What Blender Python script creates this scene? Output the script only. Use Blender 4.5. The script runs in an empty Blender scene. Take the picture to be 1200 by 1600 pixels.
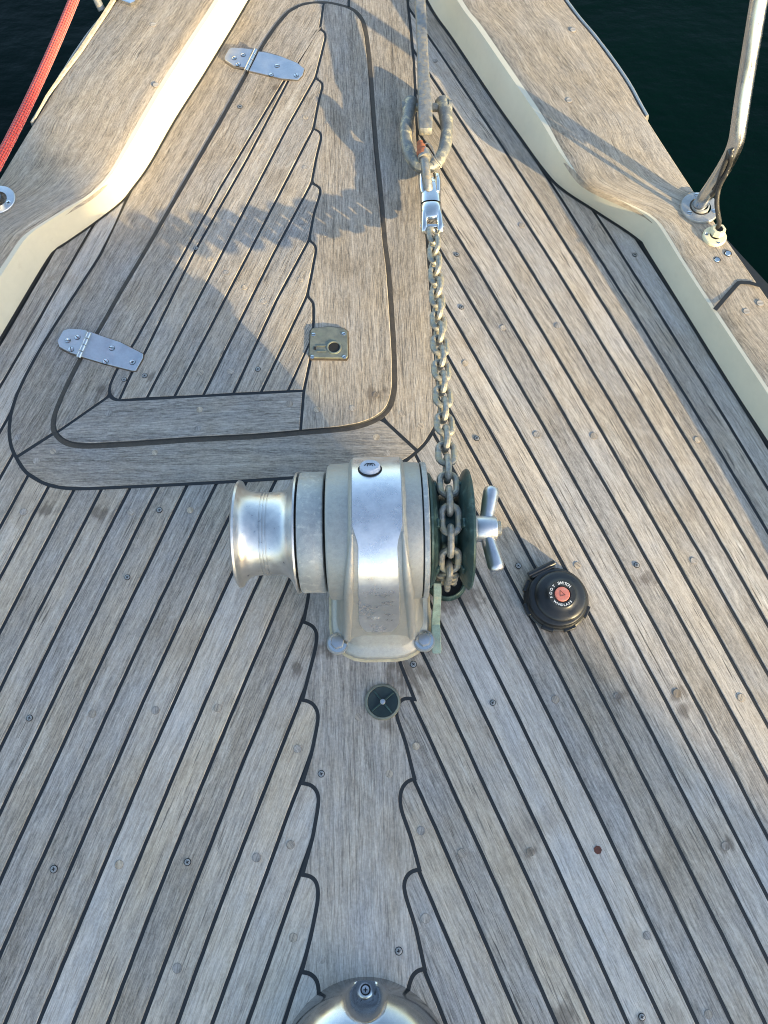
import bpy, math, random
from mathutils import Vector, Matrix, noise as mnoise
from mathutils.geometry import tessellate_polygon
random.seed(7)
C = bpy.context.scene
COL = C.collection
R = math.radians

# ------------------------------------------------------------------ camera, sky, sun
TILT = R(20.8); FOC = 1208.0; CAMH = 1.22
cam = bpy.data.cameras.new('camera'); camo = bpy.data.objects.new('camera', cam); COL.objects.link(camo)
camo.location = (0, 0, CAMH); camo.rotation_euler = (TILT, 0, 0)
cam.sensor_fit = 'VERTICAL'; cam.sensor_height = 36; cam.lens = 36*FOC/1600
cam.clip_start = 0.02; cam.clip_end = 2000
C.camera = camo
SUN_ELEV = R(13.0); SUN_AZ = Vector((0.715, -0.70)).normalized()
SUN_DIR = Vector((SUN_AZ.x*math.cos(SUN_ELEV), SUN_AZ.y*math.cos(SUN_ELEV), math.sin(SUN_ELEV)))
wd = bpy.data.worlds.new('World'); C.world = wd; wd.use_nodes = True
nt = wd.node_tree; nt.nodes.clear()
sky = nt.nodes.new('ShaderNodeTexSky'); sky.sky_type = 'NISHITA'; sky.sun_disc = False
sky.sun_elevation = SUN_ELEV; sky.sun_rotation = math.atan2(SUN_AZ.x, SUN_AZ.y)
sky.air_density = 1.0; sky.dust_density = 1.3; sky.ozone_density = 1.0
bg = nt.nodes.new('ShaderNodeBackground'); bg.inputs[1].default_value = 0.15
wo = nt.nodes.new('ShaderNodeOutputWorld')
nt.links.new(sky.outputs[0], bg.inputs[0]); nt.links.new(bg.outputs[0], wo.inputs[0])
sl = bpy.data.lights.new('sun', 'SUN'); sl.energy = 3.4; sl.angle = R(0.53); sl.color = (1.0, 0.79, 0.43)
so = bpy.data.objects.new('sun', sl); COL.objects.link(so); so.location = (3, -3, 4)
so.rotation_euler = SUN_DIR.to_track_quat('Z', 'Y').to_euler()
C.view_settings.view_transform = 'Standard'; C.view_settings.look = 'None'
C.view_settings.exposure = 1.85; C.view_settings.gamma = 1
C.render.engine = 'CYCLES'; C.cycles.filter_width = 1.05

# ------------------------------------------------------------------ photo pixel -> point at height z
def Q(px, py, z=0.0):
    u = (px-600)/FOC; v = (800-py)/FOC
    D = math.cos(TILT)-v*math.sin(TILT)
    return Vector((u/D*(CAMH-z), (math.sin(TILT)+v*math.cos(TILT))/D*(CAMH-z), z))

# ------------------------------------------------------------------ materials
def newmat(name):
    m = bpy.data.materials.new(name); m.use_nodes = True
    n = m.node_tree; b = n.nodes['Principled BSDF']
    return m, n, b
def N(n, t, **kw):
    o = n.nodes.new(t)
    for k, v in kw.items(): setattr(o, k, v)
    return o
def noise(n, vec, scale, detail=4, rough=.55, dist=0):
    o = N(n, 'ShaderNodeTexNoise'); o.inputs['Scale'].default_value = scale
    o.inputs['Detail'].default_value = detail; o.inputs['Roughness'].default_value = rough
    o.inputs['Distortion'].default_value = dist
    if vec is not None: n.links.new(vec, o.inputs['Vector'])
    return o.outputs['Fac']
def mth(n, op, a, b=None, c=None, clamp=False):
    o = N(n, 'ShaderNodeMath', operation=op); o.use_clamp = clamp
    for i, x in enumerate((a, b, c)):
        if x is None: continue
        if isinstance(x, (int, float)): o.inputs[i].default_value = x
        else: n.links.new(x, o.inputs[i])
    return o.outputs[0]
def mrange(n, x, a, b, c=0, d=1, smooth=False):
    o = N(n, 'ShaderNodeMapRange'); o.inputs[1].default_value = a; o.inputs[2].default_value = b
    o.inputs[3].default_value = c; o.inputs[4].default_value = d
    if smooth: o.interpolation_type = 'SMOOTHSTEP'
    n.links.new(x, o.inputs[0]); return o.outputs[0]
def mixc(n, f, a, b, mode='MIX'):
    o = N(n, 'ShaderNodeMix', data_type='RGBA', blend_type=mode)
    if isinstance(f, (int, float)): o.inputs[0].default_value = f
    else: n.links.new(f, o.inputs[0])
    for i, x in ((6, a), (7, b)):
        if isinstance(x, tuple): o.inputs[i].default_value = (*x, 1) if len(x) == 3 else x
        else: n.links.new(x, o.inputs[i])
    return o.outputs[2]
def vmul(n, v, s, add=None):
    o = N(n, 'ShaderNodeVectorMath', operation='MULTIPLY'); n.links.new(v, o.inputs[0]); o.inputs[1].default_value = s
    r = o.outputs[0]
    if add is not None:
        q = N(n, 'ShaderNodeVectorMath', operation='ADD'); n.links.new(r, q.inputs[0]); n.links.new(add, q.inputs[1]); r = q.outputs[0]
    return r
def bump(n, b, h, strength=.4, dist=.001):
    o = N(n, 'ShaderNodeBump'); o.inputs['Strength'].default_value = strength; o.inputs['Distance'].default_value = dist
    n.links.new(h, o.inputs['Height']); n.links.new(o.outputs[0], b.inputs['Normal'])

STAINS = [(75,797,.016),(157,800,.018),(587,617,.02),(965,1088,.013),(1058,1083,.016),(587,1590,.0),(884,1590,.022),
          (1134,1322,.012),(930,895,.0),(1010,905,.018),(1070,1110,.014),(640,1050,.035),(725,935,.03),(465,1045,.012),(160,612,.02),(829,1331,.01),(232,590,.011),(196,520,.012),(433,140,.012),(690,940,.02),(515,1020,.012),(1000,1600,.012),(868,990,.018),(700,930,.03),(1085,352,.02),(1115,395,.012),(500,1010,.02),(600,1135,.014)]
def teak(name):
    m, n, b = newmat(name)
    uv = N(n, 'ShaderNodeUVMap'); uv.uv_map = 'grain'
    at = N(n, 'ShaderNodeAttribute'); at.attribute_name = 'tint'
    sep = N(n, 'ShaderNodeSeparateColor'); n.links.new(at.outputs['Color'], sep.inputs[0])
    tint, seed, swirl = sep.outputs[0], sep.outputs[1], sep.outputs[2]
    tc = N(n, 'ShaderNodeTexCoord').outputs['Object']
    # seeded grain space
    cx = N(n, 'ShaderNodeCombineXYZ'); s10 = mth(n, 'MULTIPLY', seed, 37.0)
    n.links.new(s10, cx.inputs[0]); n.links.new(s10, cx.inputs[1]); n.links.new(s10, cx.inputs[2])
    # wander of the grain across the board
    su = N(n, 'ShaderNodeSeparateXYZ'); n.links.new(uv.outputs[0], su.inputs[0])
    wv = noise(n, vmul(n, uv.outputs[0], (3, 5, 1), cx.outputs[0]), 1, 1, .5)
    wob = mth(n, 'MULTIPLY', mth(n, 'SUBTRACT', wv, .5), .006)
    wv2 = noise(n, vmul(n, tc, (7, 7, 7)), 1, 2, .5)
    wob2 = mth(n, 'MULTIPLY', mth(n, 'MULTIPLY', mth(n, 'SUBTRACT', wv2, .5), .33), swirl)
    v2 = mth(n, 'ADD', mth(n, 'ADD', su.outputs[1], wob), wob2)
    gv = N(n, 'ShaderNodeCombineXYZ'); n.links.new(su.outputs[0], gv.inputs[0]); n.links.new(v2, gv.inputs[1])
    g = gv.outputs[0]
    fib = noise(n, vmul(n, g, (70, 520, 1), cx.outputs[0]), 1, 2, .6)         # fine fibre
    str_ = noise(n, vmul(n, g, (28, 300, 1), cx.outputs[0]), 1, 3, .7)       # streaks
    ring = noise(n, vmul(n, g, (2.2, 85, 1), cx.outputs[0]), 1, 3, .6)      # growth bands
    crk = noise(n, vmul(n, g, (13, 420, 3), cx.outputs[0]), 1, 2, .55)       # checks
    spk = noise(n, vmul(n, tc, (260, 260, 260)), 1, 3, .7)
    pore = noise(n, vmul(n, g, (130, 700, 1), cx.outputs[0]), 1, 2, .6)
    bl = noise(n, vmul(n, tc, (7, 7, 7)), 1, 5, .6)
    bl2 = noise(n, vmul(n, g, (5, 22, 1), cx.outputs[0]), 1, 5, .65)
    bl3 = noise(n, vmul(n, tc, (2.2, 2.2, 2.2)), 1, 2, .5)
    grey = (.345, .325, .305); tan = (.40, .325, .235); dark = (.20, .17, .14); pale = (.56, .53, .48)
    f = mth(n, 'ADD', mth(n, 'MULTIPLY', mrange(n, bl, .35, .65), .45), mth(n, 'MULTIPLY', mrange(n, bl2, .35, .65), .35))
    f = mth(n, 'ADD', f, mth(n, 'MULTIPLY', mth(n, 'SUBTRACT', tint, .5), .9), clamp=True)
    c = mixc(n, f, grey, tan)
    c = mixc(n, mth(n, 'MULTIPLY', mrange(n, bl2, .56, .78, smooth=True), .45), c, pale)
    c = mixc(n, mth(n, 'MULTIPLY', mrange(n, bl, .54, .76, smooth=True), .6), c, dark)
    val = mth(n, 'ADD', mth(n, 'MULTIPLY', mrange(n, fib, .3, .7, -1, 1), .19), mth(n, 'MULTIPLY', mrange(n, str_, .3, .7, -1, 1), .24))
    val = mth(n, 'ADD', val, mth(n, 'MULTIPLY', mrange(n, ring, .3, .7, -1, 1), .16))
    val = mth(n, 'ADD', val, mth(n, 'MULTIPLY', mrange(n, spk, .3, .7, -1, 1), .13))
    val = mth(n, 'ADD', val, mth(n, 'MULTIPLY', mrange(n, pore, .3, .7, -1, 1), .08))
    val = mth(n, 'ADD', val, mth(n, 'MULTIPLY', mth(n, 'SUBTRACT', seed, .5), .46))
    val = mth(n, 'ADD', val, mrange(n, bl3, .3, .7, .88, 1.12))
    cc = N(n, 'ShaderNodeVectorMath', operation='SCALE'); n.links.new(c, cc.inputs[0]); n.links.new(val, cc.inputs['Scale'])
    c = cc.outputs[0]
    crm = mth(n, 'MULTIPLY', mrange(n, crk, .60, .65, smooth=True), mrange(n, bl2, .36, .62, .25, 1))
    c = mixc(n, mth(n, 'MULTIPLY', crm, mrange(n, mth(n, 'FRACT', mth(n, 'MULTIPLY', seed, 7.3)), 0, 1, .45, 1)), c, (.10, .088, .078))
    # knots, rust and grease stains at fixed spots on the deck
    acc = None
    geo = N(n, 'ShaderNodeNewGeometry').outputs['Position']
    wn = N(n, 'ShaderNodeTexNoise'); wn.inputs['Scale'].default_value = 60; wn.inputs['Detail'].default_value = 3
    n.links.new(geo, wn.inputs['Vector'])
    for (x, y, r) in STAINS:
        if r <= 0: continue
        p = Q(x, y)
        d = N(n, 'ShaderNodeVectorMath', operation='DISTANCE'); n.links.new(geo, d.inputs[0]); d.inputs[1].default_value = p
        dd = mth(n, 'ADD', d.outputs['Value'], mth(n, 'MULTIPLY', mth(n, 'SUBTRACT', wn.outputs['Fac'], .5), r*2.2))
        dd = mth(n, 'ADD', dd, mth(n, 'MULTIPLY', mth(n, 'SUBTRACT', ring, .5), r*2.6))
        k = mrange(n, dd, r*.25, r*1.15, .62, 0, smooth=True)
        acc = k if acc is None else mth(n, 'MAXIMUM', acc, k)
    c = mixc(n, acc, c, (.085, .065, .05))
    n.links.new(c, b.inputs['Base Color'])
    b.inputs['Roughness'].default_value = .82; b.inputs['Specular IOR Level'].default_value = .25
    h = mth(n, 'ADD', mth(n, 'MULTIPLY', str_, .9), mth(n, 'MULTIPLY', fib, .7))
    h = mth(n, 'ADD', h, mth(n, 'MULTIPLY', spk, .25))
    h = mth(n, 'SUBTRACT', h, mth(n, 'MULTIPLY', crm, .8))
    bump(n, b, h, .55, .0009)
    return m
def simple(name, col, rough=.5, metal=0, var=.25, scale=60, dark=None, bmp=.2, bdist=.0005, rvar=.15, col2=None, cth=(.5,.7), spec=.5):
    m, n, b = newmat(name)
    tc = N(n, 'ShaderNodeTexCoord').outputs['Object']
    a = noise(n, vmul(n, tc, (scale,)*3), 1, 6, .62); a2 = noise(n, vmul(n, tc, (scale*7,)*3), 1, 4, .6)
    v = mth(n, 'ADD', mrange(n, a, .3, .7, 1-var, 1+var), mrange(n, a2, .3, .7, -var*.5, var*.5))
    cc = N(n, 'ShaderNodeVectorMath', operation='SCALE'); cc.inputs[0].default_value = col; n.links.new(v, cc.inputs['Scale'])
    c = cc.outputs[0]
    if col2:
        a3 = noise(n, vmul(n, tc, (scale*.8+3,)*3), 1, 6, .7)
        c = mixc(n, mrange(n, a3, cth[0], cth[1], smooth=True), c, col2)
        if metal > .3:
            n.links.new(mrange(n, a3, cth[0], cth[1], metal, metal*.3), b.inputs['Metallic'])
    n.links.new(c, b.inputs['Base Color'])
    if not (col2 and metal > .3): b.inputs['Metallic'].default_value = metal
    n.links.new(mrange(n, a, .3, .7, max(.03, rough-rvar), min(1, rough+rvar)), b.inputs['Roughness'])
    b.inputs['Specular IOR Level'].default_value = spec
    if bmp: bump(n, b, mth(n, 'ADD', a, mth(n, 'MULTIPLY', a2, .5)), bmp, bdist)
    return m
M_TEAK = teak('weathered_teak')
M_CAULK = simple('black_caulk', (.009, .011, .013), .6, 0, .3, 90, bmp=.3)
M_GAP = simple('lid_gap_shade', (.055, .046, .035), .7, 0, .4, 60)  # painted shade for the gap round the lid
M_CREAM = simple('cream_gelcoat', (.58, .535, .415), .42, 0, .04, 14, bmp=.04, col2=(.44, .385, .26), cth=(.60, .9))
M_HULL = simple('white_hull', (.75, .75, .72), .3, 0, .04, 5, bmp=0)
M_CAST = simple('cast_aluminium', (.36, .36, .335), .52, .6, .14, 190, bmp=.5, bdist=.0007, col2=(.31, .31, .29), cth=(.5, .72))
M_CAST2 = simple('oxidised_aluminium', (.35, .365, .36), .52, .55, .16, 130, bmp=.2, col2=(.50, .50, .46), cth=(.5, .7))
M_POL = simple('polished_aluminium', (.66, .67, .69), .30, .85, .10, 40, bmp=.06, rvar=.09, col2=(.60, .60, .58), cth=(.60, .8))
M_DRUM = simple('satin_aluminium', (.60, .60, .59), .36, .95, .09, 110, bmp=.05, rvar=.1)
M_STEEL = simple('stainless_steel', (.68, .68, .66), .16, 1, .06, 50, bmp=.03, rvar=.06)
M_BRUSH = simple('brushed_steel', (.50, .52, .55), .38, 1, .1, 45, bmp=.08, rvar=.1)
M_TUBE = simple('pulpit_steel', (.60, .61, .62), .22, 1, .06, 50, bmp=.05, rvar=.08)
M_DULL = simple('dull_steel', (.36, .365, .36), .5, .6, .15, 60, bmp=.1)
M_DOME = simple('dome_steel', (.42, .425, .43), .2, 1, .1, 40, bmp=.04, rvar=.08)
M_DRUST = simple('dark_rust', (.10, .035, .025), .8, .1, .4, 200, bmp=.5)
M_BED = simple('bedding_compound', (.10, .075, .05), .85, 0, .4, 150, bmp=.3)
M_SCREW = simple('screw_steel', (.34, .33, .31), .45, .8, .2, 150, bmp=.1)
M_GALV = simple('galvanised_steel', (.22, .225, .22), .5, .55, .28, 120, bmp=.22, bdist=.0008, col2=(.30, .25, .17), cth=(.48, .66))
M_CHAIN = simple('worn_galvanised_chain', (.26, .26, .24), .46, .55, .4, 120, bmp=.3, bdist=.001, col2=(.36, .31, .20), cth=(.46, .64))
M_SHACK = simple('old_galvanised_shackle', (.19, .195, .185), .55, .45, .32, 70, bmp=.3, bdist=.0012, col2=(.45, .40, .26), cth=(.5, .66))
M_RUST = simple('rusty_steel', (.30, .10, .045), .8, .1, .35, 180, bmp=.6)
M_BRONZE = simple('green_bronze', (.028, .060, .055), .42, .4, .35, 70, bmp=.3, col2=(.08, .14, .12), cth=(.52, .72))
M_BRONZE2 = simple('pale_green_bronze', (.26, .34, .28), .6, .3, .25, 70, bmp=.4, col2=(.36, .36, .26), cth=(.5, .7))
M_BRASS = simple('dull_brass', (.20, .205, .165), .45, .6, .2, 90, bmp=.2, col2=(.17, .19, .15), cth=(.45, .7))
M_BLACK = simple('black_plastic', (.012, .013, .014), .36, 0, .2, 60, bmp=.12, rvar=.12)
M_BLACK2 = simple('dark_rubber', (.018, .021, .022), .6, 0, .25, 60, bmp=.2)
M_DGREEN = simple('dark_green_plastic', (.010, .022, .022), .42, 0, .25, 60, bmp=.15)
M_PINK = simple('faded_red_rubber', (.55, .17, .13), .6, 0, .14, 120, bmp=.3, col2=(.50, .25, .19), cth=(.5, .7))
M_WHITEP = simple('white_print', (.72, .72, .70), .5, 0, .15, 300, bmp=0)
M_GREYP = simple('grey_blue_plastic', (.42, .46, .55), .5, 0, .08, 90, bmp=.1)
M_DARKHOLE = simple('dark_hole', (.01, .01, .01), .8, 0, 0, 50, bmp=0)
M_CREAMP = simple('cream_plastic', (.62, .58, .40), .45, 0, .08, 90, bmp=.1, col2=(.50, .45, .30), cth=(.5, .8))
M_CABLE = simple('black_cable', (.03, .03, .03), .38, 0, .15, 100, bmp=.1)
M_PALEWOOD = simple('split_wood_edge', (.50, .42, .28), .8, 0, .25, 120, bmp=.5)
M_CONC = simple('quay_concrete', (.34, .33, .31), .85, 0, .12, 3, bmp=.3)
M_RENDER = simple('shed_render', (.55, .50, .42), .85, 0, .08, 3, bmp=.2)
M_ROOF = simple('shed_roof', (.35, .16, .10), .8, 0, .2, 6, bmp=.3)
M_GLASSD = simple('window_glass', (.03, .04, .05), .08, 0, 0, 5, bmp=0)
M_DOORP = simple('blue_door_paint', (.05, .12, .25), .5, 0, .1, 8, bmp=.1)

def rope_mat():
    m, n, b = newmat('red_braid')
    uv = N(n, 'ShaderNodeUVMap'); uv.uv_map = 'grain'
    s = N(n, 'ShaderNodeSeparateXYZ'); n.links.new(uv.outputs[0], s.inputs[0])
    u, v = s.outputs[0], s.outputs[1]
    a = mth(n, 'ADD', mth(n, 'MULTIPLY', u, 2*math.pi/.0105), mth(n, 'MULTIPLY', v, 2*math.pi*7))
    c = mth(n, 'SUBTRACT', mth(n, 'MULTIPLY', u, 2*math.pi/.0105), mth(n, 'MULTIPLY', v, 2*math.pi*7))
    h = mth(n, 'MULTIPLY', mth(n, 'SINE', a), mth(n, 'SINE', c))
    k = mrange(n, h, -.55, .35, 0, 1, smooth=True)
    tc = N(n, 'ShaderNodeTexCoord').outputs['Object']
    fz = noise(n, vmul(n, tc, (500,)*3), 1, 3, .6)
    col = mixc(n, k, (.34, .012, .014), (.72, .07, .05))
    col = mixc(n, mrange(n, fz, .52, .72, 0, .45), col, (.75, .25, .2))
    n.links.new(col, b.inputs['Base Color']); b.inputs['Roughness'].default_value = .8
    b.inputs['Sheen Weight'].default_value = .25
    bump(n, b, mth(n, 'ADD', h, mth(n, 'MULTIPLY', fz, .5)), .8, .0016)
    return m
M_ROPE = rope_mat()
def water_mat():
    m, n, b = newmat('harbour_water')
    tc = N(n, 'ShaderNodeTexCoord').outputs['Object']
    a = noise(n, vmul(n, tc, (1.2, 2.0, 1)), 1, 4, .55); a2 = noise(n, vmul(n, tc, (6, 9, 1)), 1, 4, .6)
    a3 = noise(n, vmul(n, tc, (3, 3, 1)), 1, 6, .75, 1.2)
    c = mixc(n, mrange(n, a, .35, .7), (.0001, .0046, .0038), (.0004, .0064, .0052))
    c = mixc(n, mth(n, 'MULTIPLY', mrange(n, a3, .66, .78, smooth=True), .12), c, (.03, .05, .03))
    n.links.new(c, b.inputs['Base Color']); b.inputs['Roughness'].default_value = .06
    b.inputs['IOR'].default_value = 1.33; b.inputs['Specular IOR Level'].default_value = .07
    bump(n, b, mth(n, 'ADD', a, mth(n, 'MULTIPLY', a2, .2)), .2, .12)
    return m
M_WATER = water_mat()

# ------------------------------------------------------------------ mesh builder
class MB:
    def __init__(s): s.v = []; s.f = []; s.uv = []; s.tint = []; s.mi = []; s.mats = []
    def mat(s, m):
        if m not in s.mats: s.mats.append(m)
        return s.mats.index(m)
    def face(s, idx, m, uv=None, tint=(.5, .5, 0)):
        s.f.append(tuple(idx)); s.mi.append(s.mat(m)); s.tint.append(tint)
        s.uv.append(uv if uv else [(s.v[i][0], s.v[i][1]) for i in idx])
    def add(s, p): s.v.append(tuple(p)); return len(s.v)-1
    def quadgrid(s, rows, m, closed_u=False, closed_v=False, uvf=None, tint=(.5, .5, 0), cap=False):
        """rows: list of rings of points"""
        ids = [[s.add(p) for p in r] for r in rows]
        nr = len(ids); nc = len(ids[0])
        for i in range(nr if closed_u else nr-1):
            for j in range(nc if closed_v else nc-1):
                i2 = (i+1) % nr; j2 = (j+1) % nc
                q = (ids[i][j], ids[i][j2], ids[i2][j2], ids[i2][j])
                uv = None
                if uvf: uv = [uvf(i, j), uvf(i, j+1), uvf(i+1, j+1), uvf(i+1, j)]
                s.face(q, m, uv, tint)
        if cap and not closed_u:
            s.face(ids[0][::-1], m, None, tint); s.face(ids[-1], m, None, tint)
        return ids
    def sweep(s, pts, rad, m, seg=12, closed=False, caps=True, ell=None, up=None):
        pts = [Vector(p) for p in pts]; n = len(pts)
        rr = rad if isinstance(rad, (list, tuple)) else [rad]*n
        T = []
        for i in range(n):
            a = pts[(i-1) % n] if (closed or i > 0) else pts[0]
            b = pts[(i+1) % n] if (closed or i < n-1) else pts[-1]
            T.append((b-a).normalized())
        u = Vector(up) if up else (Vector((0, 0, 1)) if abs(T[0].z) < .9 else Vector((1, 0, 0)))
        u = (u-T[0]*u.dot(T[0])).normalized()
        rows = []; L = 0; Ls = []
        for i in range(n):
            if i: L += (pts[i]-pts[i-1]).length
            Ls.append(L)
            u = (u-T[i]*u.dot(T[i])).normalized(); w = T[i].cross(u)
            e = ell if ell else (1, 1)
            rows.append([pts[i]+u*(math.cos(2*math.pi*k/seg)*rr[i]*e[0])+w*(math.sin(2*math.pi*k/seg)*rr[i]*e[1]) for k in range(seg)])
        Ls.append(L)
        s.quadgrid(rows, m, closed_u=closed, closed_v=True, cap=caps and not closed, uvf=lambda i, j: (Ls[min(i, n-1)], j/seg))
    def lathe(s, prof, m, origin=(0, 0, 0), axis='Z', seg=48, ang=0):
        """prof: (along, radius)"""
        rows = []
        for (a, r) in prof:
            ring = []
            for k in range(seg):
                t = 2*math.pi*k/seg+ang; c, d = math.cos(t)*max(r, 1e-5), math.sin(t)*max(r, 1e-5)
                p = {'Z': (c, d, a), 'X': (a, c, d), 'Y': (d, a, c)}[axis]
                ring.append(Vector(origin)+Vector(p))
            rows.append(ring)
        s.quadgrid(rows, m, closed_v=True)
    def box(s, c, h, m, rot=None):
        vs = []
        for dx in (-1, 1):
            for dy in (-1, 1):
                for dz in (-1, 1):
                    p = Vector((dx*h[0], dy*h[1], dz*h[2]))
                    if rot: p = rot @ p
                    vs.append(s.add(Vector(c)+p))
        for q in ((0, 1, 3, 2), (4, 6, 7, 5), (0, 4, 5, 1), (2, 3, 7, 6), (0, 2, 6, 4), (1, 5, 7, 3)):
            s.face([vs[i] for i in q], m)
    def poly(s, pts, z0, z1, m, ch=.0007, uvdir=None, tint=(.5, .5, 0), bottom=False, side=None):
        """prism with a small chamfer; pts CCW or CW 2-D outline"""
        pts = [Vector((p[0], p[1])) for p in pts]
        if area(pts) < 0: pts = pts[::-1]
        inn = offset(pts, ch)
        n = len(pts)
        a = [s.add((p.x, p.y, z0)) for p in pts]; b = [s.add((p.x, p.y, z1-ch)) for p in pts]; c = [s.add((p.x, p.y, z1)) for p in inn]
        def uvp(i):
            x, y = s.v[i][0], s.v[i][1]
            if uvdir is None: return (x, y)
            return (x*uvdir[0]+y*uvdir[1], -x*uvdir[1]+y*uvdir[0])
        for i in range(n):
            j = (i+1) % n
            for q in ((a[i], a[j], b[j], b[i]), (b[i], b[j], c[j], c[i])):
                s.face(q, side or m, [uvp(k) for k in q], tint)
        for t in tessellate_polygon([[Vector((p.x, p.y, 0)) for p in inn]]):
            q = [c[k] for k in t]
            p0, p1, p2 = [s.v[k] for k in q]
            if (p1[0]-p0[0])*(p2[1]-p0[1])-(p1[1]-p0[1])*(p2[0]-p0[0]) < 0: q = q[::-1]
            s.face(q, m, [uvp(k) for k in q], tint)
    def text_poly(s, *a): pass
    def build(s, name, parent=None, smooth=35, loc=None, bevel=None):
        me = bpy.data.meshes.new(name); me.from_pydata([tuple(p) for p in s.v], [], s.f)
        for m in s.mats: me.materials.append(m)
        me.polygons.foreach_set('material_index', s.mi)
        me.uv_layers.new(name='grain'); me.color_attributes.new('tint', 'FLOAT_COLOR', 'CORNER')
        k = 0; ub = []; cb = []
        for fi, f in enumerate(s.f):
            for j in range(len(f)):
                ub += [s.uv[fi][j][0], s.uv[fi][j][1]]; cb += [*s.tint[fi], 1]
        me.uv_layers['grain'].data.foreach_set('uv', ub); me.color_attributes['tint'].data.foreach_set('color', cb)
        if smooth:
            me.polygons.foreach_set('use_smooth', [True]*len(s.f)); me.set_sharp_from_angle(angle=R(smooth))
        me.update()
        o = bpy.data.objects.new(name, me); COL.objects.link(o)
        if loc is not None:
            o.location = loc
        if bevel:
            bv = o.modifiers.new('bevel', 'BEVEL'); bv.width = bevel; bv.segments = 2; bv.limit_method = 'ANGLE'; bv.angle_limit = R(40)
        if parent: o.parent = parent
        return o
def area(p): return .5*sum(p[i][0]*p[(i+1) % len(p)][1]-p[(i+1) % len(p)][0]*p[i][1] for i in range(len(p)))
def offset(p, d):
    """inset a CCW outline by d (negative grows it)"""
    n = len(p); out = []
    for i in range(n):
        a, b, c = p[i-1], p[i], p[(i+1) % n]
        e1 = (b-a); e2 = (c-b)
        if e1.length < 1e-9 or e2.length < 1e-9: out.append(b.copy()); continue
        e1.normalize(); e2.normalize()
        n1 = Vector((-e1.y, e1.x)); n2 = Vector((-e2.y, e2.x)); m = n1+n2
        if m.length < 1e-6: out.append(b+n1*d); continue
        m.normalize(); k = max(.45, m.dot(n1)); out.append(b+m*(d/k))
    return out
def soften(p, lim=.0045, it=2):
    # round off gentle corners, keep sharp mitres
    p = [Vector(q) for q in p]
    for _ in range(it):
        out = []; n = len(p)
        for i in range(n):
            a, b, c = p[i-1], p[i], p[(i+1) % n]
            e1, e2 = b-a, c-b
            if e1.length < 1e-6 or e2.length < 1e-6: continue
            if abs(e1.angle(e2)) < R(62) and abs(e1.angle(e2)) > R(3):
                out.append(b-e1*min(.25, lim/e1.length)); out.append(b+e2*min(.25, lim/e2.length))
            else: out.append(b)
        p = out
    return p
def catmull(pts, sub=6, closed=False):
    pts = [Vector(p) for p in pts]; n = len(pts); out = []
    for i in range(n if closed else n-1):
        g = lambda k: pts[k % n] if closed else pts[max(0, min(n-1, k))]
        p0, p1, p2, p3 = g(i-1), g(i), g(i+1), g(i+2)
        for j in range(sub):
            t = j/sub
            out.append(.5*((2*p1)+(p2-p0)*t+(2*p0-5*p1+4*p2-p3)*t*t+(3*p1-p0-3*p2+p3)*t**3))
    if not closed: out.append(pts[-1])
    return out
def W2(lst, z=0): return [Q(x, y, z).xy for x, y in lst]
def thing(name, label, cat, loc=(0, 0, 0), rz=0, group=None):
    o = bpy.data.objects.new(name, None); COL.objects.link(o); o.location = loc; o.rotation_euler = (0, 0, rz)
    o['label'] = label; o['category'] = cat; o.empty_display_size = .05
    if group: o['group'] = group
    return o
def tag(o, label, cat, group=None):
    o['label'] = label; o['category'] = cat
    if group: o['group'] = group
    return o
def structure(o): o['kind'] = 'structure'; return o
def link_copy(src, loc, rz, parent, scale=1):
    o = src.copy(); COL.objects.link(o); o.location = loc; o.rotation_euler = (0, 0, rz); o.parent = parent
    o.scale = (scale,)*3
    return o

# ------------------------------------------------------------------ water, quay
w = MB(); w.box((0, 0, -1.9), (400, 400, .6), M_WATER); structure(w.build('water', smooth=0))

HB = .065
def interp(pts, y):
    """x at y on a polyline sorted by rising y"""
    for i in range(len(pts)-1):
        if pts[i][1] <= y <= pts[i+1][1]:
            t = (y-pts[i][1])/(pts[i+1][1]-pts[i][1]); return pts[i][0]+(pts[i+1][0]-pts[i][0])*t
    if y < pts[0][1]: a, b = pts[0], pts[1]
    else: a, b = pts[-2], pts[-1]
    return a[0]+(b[0]-a[0])*(y-a[1])/(b[1]-a[1])
innR = [(650,-130),(720,0),(750,40),(800,113),(847,183),(873,230),(900,272),(926,293),(1000,327),(1025,344),(1041,366),(1069,412),(1116,484),(1200,610),(1300,760),(1420,950),(1560,1200),(1700,1470)]
outR = [(800,-130),(885,0),(935,62),(980,125),(1011,180),(1081,288),(1134,366),(1197,456),(1300,605),(1400,760),(1540,990),(1680,1240),(1800,1480)]
innL = [(415,-130),(337,0),(300,57),(247,140),(200,223),(173,270),(143,302),(100,328),(60,353),(37,370),(17,398),(-40,485),(-120,610),(-230,800),(-350,1030),(-470,1290)]
outL = [(262,-130),(178,0),(127,67),(50,190),(0,272),(-60,370),(-150,520),(-260,710),(-380,950),(-500,1220)]
def curve(px, z):
    p = [Q(x, y, z) for x, y in px]; p = catmull(p, 5); p = [(q.x, q.y) for q in p]
    return sorted(p, key=lambda t: t[1])
CAPR, CAPL = curve(outR, HB), curve(outL, HB)

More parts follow.
